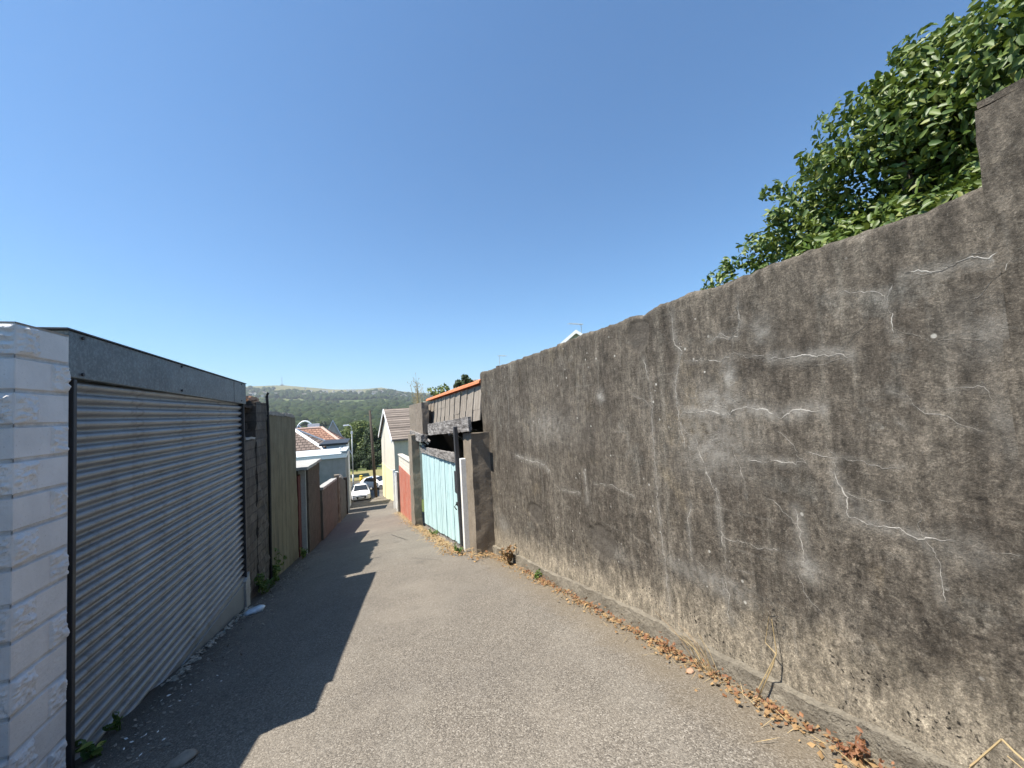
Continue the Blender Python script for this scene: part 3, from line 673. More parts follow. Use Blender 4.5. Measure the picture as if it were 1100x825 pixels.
# grey flat roofed garage, pale blue one behind, hipped houses
t = thing('flat_roof_garage', 'grey rendered flat roofed garage with white fascia board below the hipped houses', 'garage', (-5, 30, -6.8))
mb = MB(); mb.box(-9, -1.6, 28.5, 28.7, -7, -2.75); mb.box(-1.8, -1.6, 28.7, 32, -7.3, -2.72); mb.box(-9, -1.8, 31.8, 32, -7.3, -2.72); ch(mb, 'wall', M['grey_render'], t)
mb = MB(); mb.box(-9.2, -1.53, 28.38, 28.46, -2.72, -2.5); mb.box(-1.57, -1.515, 28.47, 32.1, -2.72, -2.5); ch(mb, 'fascia_board', M['white_board'], t)
mb = MB(); mb.ramp(-9.2, -1.51, 28.37, 32.1, -2.499, -2.42, -2.44, -2.34); mb.box(-1.9, -1.52, 28.4, 32, -2.35, -2.28); ch(mb, 'roof', M['sheet_roof'], t)
mb = MB(); mb.tube([(-1.95, 29.4, -2.4), (-1.95, 29.4, -2.1)], .06, 8); ch(mb, 'vent', M['white_board'], t)
t = thing('painted_extension', 'pale blue flat roofed extension with a dark roof edge behind the grey garage', 'extension', (-2.4, 35, -7.4))
mb = MB(); mb.box(-3.2, -1.78, 33.5, 38, -7.8, -2.2); ch(mb, 'wall', M['blue_white'], t)
mb = MB(); mb.ramp(-3.7, -1.68, 33.3, 38.1, -2.19, -2.15, -2.04, -2.0); ch(mb, 'roof', M['black_plastic'], t)
def hip_house(name, label, x0, x1, y0, y1, zw, ze, zr, inset, mat, vm, chim=None):
    t = thing(name, label, 'house', ((x0+x1)/2, (y0+y1)/2, zw))
    mb = MB(); mb.box(x0+.3, x1-.3, y0+.3, y1-.3, zw, ze-.02); ch(mb, 'wall', M['house_white'], t)
    ym = (y0+y1)/2; A = [(x0, y0, ze), (x1, y0, ze), (x1, y1, ze), (x0, y1, ze), (x0+inset, ym, zr), (x1-inset, ym, zr)]
    mb = MB(); mb.add(A, [(0, 1, 5, 4), (2, 3, 4, 5), (1, 2, 5), (3, 0, 4), (3, 2, 1, 0)]); ch(mb, 'roof', mat, t)
    mb = MB(); mb.tube([A[1], A[5]], .13, 6); mb.tube([A[2], A[5]], .13, 6); mb.tube([A[4], A[5]], .12, 6); ch(mb, 'ridge_tiles', vm, t)
    for i in range(3):
        wx = x0+1.5+i*(x1-x0-3)/2.2
        w_ = MB(); w_.box(wx, wx+1.1, y0+.22, y0+.296, ze-1.7, ze-.5); wn = ch(w_, 'window', M['white_board'], t)
        w_ = MB(); w_.box(wx+.08, wx+1.02, y0+.2, y0+.218, ze-1.62, ze-.58); p = w_.build('pane', M['glass'], wn)
    if chim:
        cb = MB(); cb.box(*chim); ch(cb, 'chimney', M['white_board'], t)
    return t
hip_house('tiled_house', 'house with a brown tiled hipped roof and white hip edge behind the mossy wall', -13, -3.1, 34, 41, -7.6, -2.75, -.75, 3.1, M['tile_brown'], M['white_board'])
hip_house('tiled_house', 'house with an orange tiled hipped roof and white chimney behind the brown roof', -10.5, -2.45, 43.2, 50, -8.6, -2.85, -1.05, 2.4, M['tile_orange'], M['pink_verge'], (-6.2, -5.1, 46.6, 47.2, -1.2, -.62))
def gable_house(name, label, loc, rz, w, d, hw, hr, wall, roof, barge, windows=(), lower=None, cat='house', group=None):
    # gable faces local -Y; ridge along local Y
    t = thing(name, label, cat, loc, rz, group)
    mb = MB(); mb.add([(-w/2, 0, 0), (w/2, 0, 0), (w/2, 0, hw), (0, 0, hr), (-w/2, 0, hw), (-w/2, d, 0), (w/2, d, 0), (w/2, d, hw), (0, d, hr), (-w/2, d, hw)],
        [(0, 1, 2, 3, 4), (6, 5, 9, 8, 7), (1, 6, 7, 2), (5, 0, 4, 9)]); mb.build('wall', wall, t)
    if lower:
        mb = MB(); mb.box(-w/2-.02, w/2+.02, -.025, -.003, 0, lower[0]); mb.build('lower_wall', lower[1], t)
    k = (hr-hw)/(w/2); ov = .35; mb = MB()
    for s in (-1, 1):
        a = [(0, -.2, hr+.02), (s*(w/2+ov), -.2, hw-k*ov+.02), (s*(w/2+ov), d+.2, hw-k*ov+.02), (0, d+.2, hr+.02)]
        b = [(x, y, z+.12) for x, y, z in a]; mb.hexa(a+b if s > 0 else a[::-1]+b[::-1])
    mb.build('roof', roof, t)
    mb = MB()
    for s in (-1, 1): mb.hexa([(0, -.26, hr-.1), (s*(w/2+ov), -.26, hw-k*ov-.1), (s*(w/2+ov), -.205, hw-k*ov-.1), (0, -.205, hr-.1), (0, -.26, hr+.15), (s*(w/2+ov), -.26, hw-k*ov+.15), (s*(w/2+ov), -.205, hw-k*ov+.15), (0, -.205, hr+.15)])
    mb.build('barge_board', barge, t)
    for (x, z, ww, hh) in windows:
        f = MB().box(x, x+ww, -.05, -.002, z, z+hh).build('window', M['white_board'], t)
        MB().box(x+.07, x+ww-.07, -.06, -.051, z+.07, z+hh-.07).build('pane', M['glass'], f)
    return t
gable_house('gabled_house', 'brown gabled house with white barge boards beside the white arch', (onY(321, 458, 56).x, 56, onY(321, 457, 56).z-9.2), R_(8), 5.6, 6, 5.2, 9.2, M['red_pebble'], M['tile_brown'], M['white_board'], ((-1, 3, 1.4, 1.3),))
gable_house('gabled_house', 'pale gabled house with steep white barge boards left of the big round tree', (onY(357.5, 453, 64).x, 64, onY(357.5, 452, 64).z-9.4), R_(4), 4.2, 5, 5.0, 9.4, M['house_white'], M['tile_grey'], M['white_board'], ((-1, 3, 1.4, 1.3),))

# ------------------------------------------------------------------ right: concrete piers, gate, shed
t = tag(MB().rramp(1.80, 2.17, 7.3, 8.0, -3.2, -3.25, -.47, -.5, .05, .012, 4, fn=lambda p, u, v, w: Vector((0, .03*w, 0))).build('gate_pier', M['concrete'], None, True),
        'wide concrete gate pier with a worn top between the turquoise gate and long wall', 'gate pier')
tag(MB().rramp(1.36, 1.62, 14.25, 15.5, -4.2, -4.4, -.8, -.85, .08, .02, 4).build('gate_pier', M['concrete'], None, True), 'thin leaning concrete gate pier between turquoise gate and red wall', 'gate pier')
shed = thing('tumbledown_shed', 'tumbledown lane side shed with grey slab front, orange ridge and rotten lintel', 'shed', (2.6, 11, -3.5))
mb = MB()
def top_z(y): return .5-(y-7.07)*.0225
def bot_z(y): return -.16-(y-7.07)*.069
ycol = np.linspace(7.73, 14.2, 12); xo = lambda y: .2*(14.2-y)/6.5
for r in range(3):
    for i in range(11):
        y0, y1 = ycol[i]+.008, ycol[i+1]-.008
        f0, f1 = r/3, (r+1)/3
        L = lambda y, f: bot_z(y)+(top_z(y)-bot_z(y))*f
        x = 1.9+.028*(r)+random.uniform(-.006, .006)+xo(y0)
        for h in range(3):
            a, b = y0+(y1-y0)*h/3+.004, y0+(y1-y0)*(h+1)/3-.004
            mb.rough([(x, a, L(a, f0)-.03), (x+.03, a, L(a, f0)-.03), (x+.03, b, L(b, f0)-.03), (x, b, L(b, f0)-.03), (x+.03, a, L(a, f1)), (x+.06, a, L(a, f1)), (x+.06, b, L(b, f1)), (x+.03, b, L(b, f1))], (1, 3, 3), .006, 6, 0, i+r)
ch(mb, 'slab_front', M['slate'], shed)
mb = MB()
for i in range(16):
    y0 = 7.7+i*.408; z0, z1 = top_z(y0)+.03, top_z(y0+.4)+.03
    pts = [(math.cos(a)*.11, math.sin(a)*.1) for a in np.linspace(0, math.pi, 7)]
    v = [(2.02+xo(yy_)+px, yy_, (z0 if e == 0 else z1)+pz_+random.uniform(-.003, .003)) for e, yy_ in enumerate((y0, y0+.4)) for px, pz_ in pts]
    mb.add(v, [(k, k+1, 8+k, 7+k) for k in range(6)]+[tuple(range(7)), tuple(range(13, 6, -1))])
ch(mb, 'ridge_tiles', M['ridge_orange'], shed, smooth=False)
mb = MB(); mb.ramp(2.25, 5, 7.78, 14.3, .2, .1, .4, .3); ch(mb, 'roof', M['slate'], shed)
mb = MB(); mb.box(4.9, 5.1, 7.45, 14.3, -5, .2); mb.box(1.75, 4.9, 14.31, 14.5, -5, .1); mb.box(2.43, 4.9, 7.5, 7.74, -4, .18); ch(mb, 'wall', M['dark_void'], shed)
mb = MB(); mb.rramp(1.71, 1.77, 7.1, 12.6, -.41, -.75, -.14, -.4, .07, .014, 5); ch(mb, 'lintel', M['oldwood'], shed)
mb = MB(); mb.rramp(1.5, 1.7, 12.65, 16.4, -.95, -1.05, -.72, -.72, .07, .02, 5, 0, 5); ch(mb, 'lintel', M['oldwood'], shed)
mb = MB(); mb.rbox(1.6, 1.82, 12.95, 17.2, -.71, .3, .09, .02, 4); ch(mb, 'block_pier', M['block_pier'], shed)
for k in range(4):
    mb = MB(); y0 = 12.2+k*.5; mb.rramp(1.7, 1.73, y0, y0+1.3, -.95-.09*k, -.85-.14*k, -.9-.09*k, -.8-.14*k, .1, .01, 6, 0, k); ch(mb, 'loose_board', M['white_paint'] if k % 2 else M['oldwood'], shed)
mb = MB(); mb.tube([(1.9, 10, -.6), (3.6, 11.5, -1.4)], .05, 5); mb.tube([(2.2, 9, -.5), (3.9, 12.5, -.9)], .05, 5); ch(mb, 'fallen_rafter', M['oldwood'], shed)

gate = thing('timber_gate', 'tall faded turquoise boarded gate in the lane side shed', 'gate', (1.7, 11, -3.6))
gb = lambda y: zc(y)+.1
gt = lambda y: -.93-(y-8.2)*.052
yb = np.linspace(8.18, 14.2, 27)
mb = MB()
for a, b in zip(yb[:-1], yb[1:]):
    x = 1.705-.02*(a-8)/6+random.uniform(-.006, .006)
    mb.rramp(x, x+.025, a+.005, b-.005, gb(a)+random.uniform(0, .03), gb(b)+random.uniform(0, .02), gt(a)-.17, gt(b)-.17, .1, .005, 3, 0, a)
ch(mb, 'boards', M['gate'], gate)
mb = MB(); mb.rramp(1.65, 1.72, 8.2, 14.22, gt(8.2)-.18, gt(14.2)-.18, gt(8.2)+.02, gt(14.2)+.02, .08, .014, 5); ch(mb, 'top_rail', M['oldwood'], gate)
mb = MB(); mb.rramp(1.72, 1.78, 8.2, 14.2, zc(8.2)-.02, zc(14.2)-.02, zc(8.2)+.11, zc(14.2)+.09, .1, .01, 5); ch(mb, 'bottom_rail', M['oldwood'], gate)
mb = MB(); mb.hexa([(1.66, 8.02, zc(8)-.05), (1.74, 8.02, zc(8)-.05), (1.74, 8.15, zc(8)-.05), (1.66, 8.15, zc(8)-.05), (1.63, 8.05, -.35), (1.71, 8.05, -.35), (1.71, 8.17, -.35), (1.63, 8.17, -.35)]); ch(mb, 'hanging_post', M['rail'], gate, bevel=.006)
mb = MB(); mb.box(1.7, 1.8, 7.86, 8.01, zc(7.9)+.02, -1.0); ch(mb, 'filler_board', M['white_paint'], gate)
mb = MB(); mb.box(1.655, 1.69, 8.16, 8.4, -1.75, -1.3); ch(mb, 'hinge_plate', M['rail'], gate)
mb = MB(); mb.box(1.65, 1.695, 8.16, 8.32, -2.0, -1.94); mb.tube([(1.655, 8.3, -1.97), (1.61, 8.3, -2.03), (1.655, 8.3, -2.1)], .012, 6); ch(mb, 'latch', M['black_iron'], gate)

t = thing('red_wall', 'peeling red painted wall topped with cream pattern blocks below the turquoise gate', 'wall', (1.4, 18, -4.7))
tz = lambda y: -1.86-(y-16)*.055
mb = MB(); mb.rramp(1.4, 1.6, 15.55, 22.3, -4.6, -5.9, tz(15.55)-.62, tz(22.3)-.62, .1, .012, 4); ch(mb, 'red_face', M['red_paint'], t)
mb = MB()
for i in range(16):
    y0 = 15.55+i*.422
    for r in range(2): mb.ramp(1.41, 1.58, y0, y0+.41, tz(y0)-.61+r*.27, tz(y0+.41)-.61+r*.27, tz(y0)-.36+r*.27, tz(y0+.41)-.36+r*.27)
mb.ramp(1.37, 1.62, 15.55, 22.3, tz(15.55)-.075, tz(22.3)-.075, tz(15.55), tz(22.3)); ch(mb, 'cream_blocks', M['cream_block'], t, bevel=.01)
# narrow white gate and posts before the yellow house
t = thing('narrow_gate', 'narrow white framed yard gate between the red wall and yellow house', 'gate', (1.4, 25, -5.9))
for y in (22.6, 24.2, 27.2): mb = MB(); mb.rbox(1.3, 1.46, y, y+.18, -6.5, -3.2-.1*(y-22), .1, .008, 4); ch(mb, 'post', M['white_paint'] if y > 23 else M['concrete'], t)
mb = MB(); mb.box(1.42, 1.46, 22.8, 24.18, -5.9, -3.6); mb.box(1.42, 1.46, 24.4, 27.18, -6.2, -3.9); ch(mb, 'boards', M['white_paint'], t)

# house with yellow lower storey, turned a little towards the lane
P1 = Vector((1.86, 34.6, 0)); P2 = Vector((1.06, 43.0, 0)); dirv = (P2-P1); wd = dirv.length; ang = math.atan2(dirv.y, dirv.x)
mid = (P1+P2)/2
yh = gable_house('rendered_house', 'cream gabled house with a pale yellow lower wall at the foot of the lane', (mid.x, mid.y, -8.3), ang+math.pi, wd, 10, 6.15, 8.62, M['house_white'], M['tile_grey'], M['white_board'],
     lower=(3.3, M['house_yellow']))
for x, z0, z1 in ((wd/2+.06, .6, 6.0), (wd/2+.06, 3.4, 6.3)):
    pass
mb = MB(); mb.tube([(-wd/2-.1, .2, .5), (-wd/2-.1, .2, 6)], .06, 6); mb.build('downpipe', M['black_iron'], yh)
mb = MB(); mb.tube([(-wd/2-.12, 1.5, .5), (-wd/2-.12, 1.5, 6.4)], .05, 6); mb.build('downpipe', M['black_iron'], yh)
mb = MB(); mb.box(-.35, .35, 3.4, 4.0, 8.2, 9.0); mb.tube([(0, 3.7, 9.0), (0, 3.7, 9.3)], .11, 8); mb.build('chimney', M['house_white'], yh)
mb = MB(); mb.box(-wd/2-.06, -wd/2-.005, 3, 4.2, 3.6, 4.8); wn = mb.build('window', M['white_board'], yh)
MB().box(-wd/2-.075, -wd/2-.061, 3.08, 4.12, 3.68, 4.72).build('pane', M['glass'], wn)

# far roofs above the long wall
def aerial(mb, base, h, yawa, L=1.1):
    b = Vector(base); mb.tube([b, b+Vector((0, 0, h))], .025, 5); d = Vector((math.cos(yawa), math.sin(yawa), 0)); p = Vector((-d.y, d.x, 0)); tp = b+Vector((0, 0, h-.05))
    mb.tube([tp-d*.2, tp+d*L], .02, 4)
    for k in range(7): c = tp+d*(L*k/6); mb.tube([c-p*.25, c+p*.25], .012, 4)
gp = onY(619, 357, 24); 
gh = gable_house('white_gabled_house', 'house whose white gable peak shows over the long wall', (gp.x, gp.y, -3.2), R_(-33), 7, 9, gp.z+3.2-2.6, gp.z+3.2, M['house_white'], M['tile_grey'], M['white_board'])
a2 = onY(625, 362, 25.2); mb = MB(); aerial(mb, (a2.x, a2.y, a2.z-1.2), 2.2, R_(190))
tag(mb.build('tv_aerial', M['lamp_grey']), 'thin grey television aerial beside the white gable peak', 'aerial')
cp = onY(538, 393, 34); t = thing('chimney_house', 'house hidden behind the long wall with only a dark chimney top showing', 'house', (cp.x, cp.y, -4))
mb = MB(); mb.box(cp.x-.4, cp.x+.4, cp.y-.3, cp.y+.3, cp.z-2.5, cp.z); ch(mb, 'chimney', M['dark_brick'], t, bevel=.02)
mb = MB(); mb.box(cp.x-4, cp.x+4, cp.y-3, cp.y+3, -4, cp.z-3.2); ch(mb, 'wall', M['house_white'], t)
mb = MB(); mb.add([(cp.x-4.3, cp.y-3.3, cp.z-3.2), (cp.x+4.3, cp.y-3.3, cp.z-3.2), (cp.x+4.3, cp.y+3.3, cp.z-3.2), (cp.x-4.3, cp.y+3.3, cp.z-3.2), (cp.x-4.3, cp.y, cp.z-1.2), (cp.x+4.3, cp.y, cp.z-1.2)], [(0, 1, 5, 4), (2, 3, 4, 5), (1, 2, 5), (3, 0, 4)]); ch(mb, 'roof', M['tile_grey'], t)
mb = MB(); aerial(mb, (cp.x-.1, cp.y, cp.z), 1.0, R_(20), .8); tag(mb.build('tv_aerial', M['lamp_grey']), 'small television aerial on the dark chimney behind the long wall', 'aerial')

# ------------------------------------------------------------------ street furniture, cars
b = onY(404, 534, 41); tp = onY(397.3, 441, 40.6)
tag(MB().tube([b, b.lerp(tp, .5), tp], [.15, .13, .1], 9).build('telegraph_pole', M['pole_wood'], None, True), 'tall dark wooden telegraph pole at the foot of the lane beside the yellow house', 'pole')
lb = onY(379.6, 522, 54); lt = onY(377.8, 464, 54)
lamp = thing('street_lamp', 'slender grey street lamp before the big round tree', 'street lamp', (lb.x, lb.y, zc(54)))
mb = MB(); mb.tube([(0, 0, 0), (0, 0, 1.6)], .11, 9); mb.tube([(0, 0, 1.6), (lt.x-lb.x, 0, lt.z-zc(54))], [.075, .06], 9); mb.build('column', M['lamp_grey'], lamp, True)
tt = Vector((lt.x-lb.x, 0, lt.z-zc(54)))
mb = MB(); mb.tube([tt, tt+Vector((0, 0, .5)), tt+Vector((-.1, 0, .75)), tt+Vector((-.3, 0, .85))], .045, 7); mb.build('bracket', M['lamp_grey'], lamp, True)
mb = MB(); mb.hexa([tt+Vector(p) for p in ((-1.0, -.12, .8), (-.25, -.12, .8), (-.25, .12, .8), (-1.0, .12, .8), (-.95, -.07, .95), (-.3, -.09, .98), (-.3, .09, .98), (-.95, .07, .95))]); mb.build('lantern', M['lamp_lens'], lamp, bevel=.02)
mb = MB(); mb.box(tt.x-.12, tt.x+.12, -.12, .12, tt.z-.25, tt.z+.05); mb.build('sensor_box', M['white_board'], lamp, bevel=.03)
yb_ = onY(388, 516, 58); t = thing('yellow_bollard', 'short yellow marker post on the far pavement below the big tree', 'bollard', (yb_.x, 58, zc(58)))
MB().tube([(0, 0, 0), (0, 0, .85)], [.2, .18], 12).build('post_body', M['yellow'], t, True)
MB().tube([(0, 0, .851), (0, 0, .93), (0, 0, .98)], [.22, .22, .1], 12).build('cap', M['yellow'], t)

def car(label, loc, rz):
    t = thing('parked_car', label, 'car', loc, rz, 'white cars parked at the foot of the lane')
    # stations along local y (front at -y): y, half width, bottom, shoulder z, hood/roof z, roof half width
    st = [(-2.0, .62, .28, .52, .60, .5), (-1.92, .78, .2, .62, .70, .62), (-1.6, .86, .18, .72, .86, .68), (-1.0, .88, .18, .82, .96, .7), (-.85, .88, .18, .84, 1.0, .68),
          (-.15, .89, .18, .88, 1.42, .56), (.5, .89, .18, .9, 1.46, .56), (1.2, .89, .18, .92, 1.4, .55), (1.75, .86, .2, .92, 1.1, .56), (1.95, .76, .3, .8, .95, .55)]
    mb = MB(); n = 12; vs = []
    for y, hw, zb, zs, zr, rw in st:
        half = [(hw*.86, zb), (hw, zb+.12), (hw, (zb+zs)/2), (hw*.985, zs), (rw+(hw-rw)*.18, zr-.06), (rw*.55, zr)]
        vs += [(x, y, z) for x, z in half]+[(-x, y, z) for x, z in half[::-1]]
    mb.add(vs, [(i*n+k, (i+1)*n+k, (i+1)*n+(k+1) % n, i*n+(k+1) % n) for i in range(len(st)-1) for k in range(n)]+[tuple(range(n)), tuple(range(len(vs)-n, len(vs)))[::-1]])
    o = mb.build('body', M['car_white'], t, True); sm = o.modifiers.new('sub', 'SUBSURF'); sm.levels = sm.render_levels = 2
    MB().add([(-.66, -.93, 1.0), (.66, -.93, 1.0), (.54, -.28, 1.4), (-.54, -.28, 1.4), (-.66, -.84, .96), (.66, -.84, .96), (.54, -.2, 1.36), (-.54, -.2, 1.36)],
        [(0, 1, 2, 3), (4, 7, 6, 5), (0, 4, 5, 1), (1, 5, 6, 2), (2, 6, 7, 3), (3, 7, 4, 0)]).build('windscreen', M['glass'], t, bevel=.02)
    for s in (-1, 1):
        a = [(s*.845, -.62, .95), (s*.845, 1.3, .98), (s*.66, .95, 1.36), (s*.66, -.1, 1.36)]
        c = [(x-s*.05, y, z-.02) for x, y, z in a]; q = a+c
        MB().add(q, [(0, 1, 2, 3), (7, 6, 5, 4), (0, 4, 5, 1), (1, 5, 6, 2), (2, 6, 7, 3), (3, 7, 4, 0)]).build('side_window', M['glass'], t)
        MB().hexa([(s*.5, -1.97, .58), (s*.8, -1.83, .6), (s*.8, -1.7, .6), (s*.5, -1.85, .58), (s*.52, -1.93, .7), (s*.8, -1.8, .76), (s*.8, -1.66, .76), (s*.52, -1.8, .7)]).build('headlight', M['lamp_lens'], t, bevel=.015)
        MB().rbox(s*.9, s*1.06, -.72, -.58, .92, 1.05, .05, .004, 3).build('door_mirror', M['car_white'], t, True)
        for y in (-1.25, 1.25):
            w_ = MB().tube([(s*.72, y, .31), (s*.9, y, .31)], .31, 18).build('wheel', M['tyre'], t, False, .02)
            MB().tube([(s*.9, y, .31), (s*.915, y, .31)], .2, 14).build('rim', M['alloy'], w_)
    MB().hexa([(-.4, -2.02, .34), (.4, -2.02, .34), (.4, -1.9, .34), (-.4, -1.9, .34), (-.46, -2.0, .6), (.46, -2.0, .6), (.46, -1.88, .6), (-.46, -1.88, .6)]).build('grille', M['black_plastic'], t, bevel=.03)
    MB().box(-.26, .26, -2.045, -2.022, .42, .53).build('number_plate', M['white_board'], t)
    MB().box(-.7, .7, -1.98, -1.85, .2, .3).build('bumper_intake', M['black_plastic'], t, bevel=.02)
    return t
c1 = onY(387, 536, 41); car('white hatchback parked nose towards the camera at the foot of the lane', (c1.x, 43, zc(43)+.02), R_(3))
c2 = onY(402.5, 527, 49); car('white car parked across the road, half behind the telegraph pole', (c2.x+.3, 50, zc(50)+.02), R_(50))

# white steel arch beyond the roofs
ac = onY(328, 470, 240); R = abs(onY(338.5, 470, 240).x-onY(317.5, 470, 240).x)/2
t = thing('white_arch', 'white tubular steel arch rising beyond the tiled roofs', 'arch', (ac.x, 240, -21))
for k in (-1, 1):
    h = onY(328, 452.5, 240).z-ac.z
    pts = [(math.cos(a)*R, k*1.2, ac.z+21+math.sin(a)*h) for a in np.linspace(0, math.pi, 25)]
    MB().tube([(R, k*1.2, 0)]+pts+[(-R, k*1.2, 0)], .42, 8).build('arch_tube', M['steel_white'], t, True)
for a in np.linspace(.15, math.pi-.15, 12): MB().tube([(math.cos(a)*R, -1.2, ac.z+21+math.sin(a)*h), (math.cos(a)*R, 1.2, ac.z+21+math.sin(a)*h)], .15, 5).build('cross_tie', M['steel_white'], t)

# ------------------------------------------------------------------ hedge over the long wall
def leaf_cloud(centres, n, size, seed, up=.3, flat=1.0, shell=.55):
    rs = np.random.RandomState(seed); c = np.array([k[:3] for k in centres]); r = np.array([k[3] for k in centres])
    w_ = r**2; idx = rs.choice(len(c), n, p=w_/w_.sum())
    d = rs.normal(size=(n, 3)); d /= np.linalg.norm(d, axis=1)[:, None]
    rad = r[idx]*(shell+(1-shell)*rs.rand(n)**.6)
    p = c[idx]+d*rad[:, None]*np.array([1, 1, flat])
    nrm = d*.8+rs.normal(size=(n, 3))*.55+np.array([0, 0, up]); nrm /= np.linalg.norm(nrm, axis=1)[:, None]
    a = np.cross(nrm, rs.normal(size=(n, 3))); a /= np.linalg.norm(a, axis=1)[:, None]
    a = a*.9-np.array([0, 0, .25]); a /= np.linalg.norm(a, axis=1)[:, None]
    b = np.cross(nrm, a); b /= np.linalg.norm(b, axis=1)[:, None]
    return p, a, b, nrm, size*(.65+.7*rs.rand(n)), rs
def leaves_mesh(name, centres, n, size, mat, parent, seed, up=.3, detailed=False, **k):
    p, a, b, nr, s, rs = leaf_cloud(centres, n, size, seed, up, **k); s = s[:, None]
    if detailed:     # pointed leaf folded along its midrib, tip drooping
        mid = [p-a*s*.5, p-nr*s*.07, p+a*s*.5-nr*s*.16]
        L = [p-a*s*.25+b*s*.2+nr*s*.05, p+a*s*.15+b*s*.2+nr*s*.03]; Rr = [p-a*s*.25-b*s*.2+nr*s*.05, p+a*s*.15-b*s*.2+nr*s*.03]
        v = np.stack(mid+L+Rr, 1).reshape(-1, 3)
        f = np.array([(0, 1, 4, 3), (1, 2, 4, 4), (0, 5, 6, 1), (1, 6, 2, 2)])
        tri = np.array([(0, 4, 3), (0, 1, 4), (1, 2, 4), (0, 5, 6), (0, 6, 1), (1, 6, 2)])
        fa = (np.arange(n)[:, None, None]*7+tri[None]).reshape(-1, 3)
    else:
        v = np.stack([p-a*s*.5-b*s*.34, p+a*s*.45-b*s*.4, p+a*s*.5+b*s*.3, p-a*s*.4+b*s*.42], 1).reshape(-1, 3)
        fa = (np.arange(n)[:, None]*4+np.arange(4)[None]).reshape(-1, 4)
    return npmesh(name, v, fa, mat, parent)
sil = [(776, 289, .09), (803, 262, .15), (826, 247, .12), (850, 202, .2), (876, 176, .13), (893, 132, .24), (926, 118, .14), (957, 94, .17), (970, 64, .2), (1006, 52, .13), (1040, 25, .23), (1078, 36, .14), (1112, 24, .25), (1180, 0, .3), (1240, -20, .3)]
hedge = thing('hedge_bush', 'large glossy green leafy bush spilling over the top of the long wall', 'bush', (3.3, 1.2, -1.6))
rs = np.random.RandomState(3); cent = []
for i, (px, py, r) in enumerate(sil):
    X = 2.95+.1*rs.randn(); p = onX(px, py, X); q = Vector((p.x, p.y-r*.45, p.z-r*.6)); cent.append((q.x, q.y, q.z, r))
    for k in range(2): a = rs.uniform(.4, 2.6); cent.append((q.x+.08*rs.randn(), q.y+math.cos(a)*r*1.02, q.z+math.sin(a)*r*1.0, .045+.035*rs.rand()))
    zz = q.z-.18
    while zz > .55:
        cent.append((2.75+.35*rs.rand(), q.y+.12*rs.randn()-.05, zz, .15+.13*rs.rand())); cent.append((3.2+.5*rs.rand(), q.y-.2+.1*rs.randn(), zz-.05, .22+.1*rs.rand())); zz -= .16
for k in range(20): cent.append((2.55+.2*rs.rand(), .5+1.3*rs.rand()*1, .72+.1*rs.rand(), .16))
cent = [(x-3.3, y-1.2, z+1.6, r) for x, y, z, r in cent]
leaves_mesh('crown', cent, 85000, .05, M['laurel'], hedge, 5, .35, True, shell=.35)
mb = MB()
for k in range(9):
    b = Vector((random.uniform(-.4, .5), random.uniform(-.9, .6), 0)); e = Vector(cent[random.randrange(len(cent))][:3]); m_ = b.lerp(e, .5)+Vector((random.uniform(-.15, .15), random.uniform(-.15, .15), .2))
    mb.tube([b, m_, e], [.06, .035, .012], 6)
mb.build('branches', M['bark'], hedge)

# bushes and dead stalks behind the shed
def bush(name, label, px, py, Y, r, n, size, mat, seed, cat='bush'):
    p = onY(px, py, Y); t = thing(name, label, cat, (p.x, p.y, p.z-1.6)); rs = np.random.RandomState(seed)
    cs = [(rs.randn()*r*.7, rs.randn()*r*.7, 1.6+rs.randn()*r*.35-r*.2, r*(.3+.3*rs.rand())) for _ in range(9)]
    leaves_mesh('foliage', cs, n, size, mat, t, seed)
    mb = MB()
    for c in cs: mb.tube([(0, 0, 0), (c[0]*.5, c[1]*.5, .8), c[:3]], [.03, .02, .006], 5)
    mb.build('stems', M['bark'], t)
bush('leafy_bush', 'loose pale green bush growing behind the orange ridge of the shed', 474, 420, 14.8, .55, 520, .1, M['tree_l'], 2)
bush('leafy_bush', 'small dark green bush above the shed ridge, next to the long wall end', 497, 410, 12.5, .24, 300, .08, M['tree_d'], 4)
p = onY(449, 440, 19); t = thing('dead_weed', 'tall wispy dead weed stalks behind the block pier of the shed', 'weed', (p.x, 19, p.z-1.2)); mb = MB(); lb_ = MB()
for k in range(13):
    tx, ty = random.uniform(-.25, .3), random.uniform(-.3, .3); h = random.uniform(1.6, 2.75); top = Vector((tx*2, ty*2, h)); mb.tube([(tx*.3, ty*.3, 0), (tx, ty, h*.55), top], [.014, .01, .005], 4)
    for j in range(7):
        q = Vector((tx, ty, h*.55)).lerp(top, j/6); e = q+Vector((random.uniform(-.16, .16), random.uniform(-.16, .16), random.uniform(.04, .2))); mb.tube([q, e], .0045, 3)
        lb_.tube([e, e+Vector((random.uniform(-.02, .02), 0, .05))], .013, 4)
mb.build('stalks', M['straw'], t); tag(lb_.build('seed_head', M['straw'], t), kind='stuff')

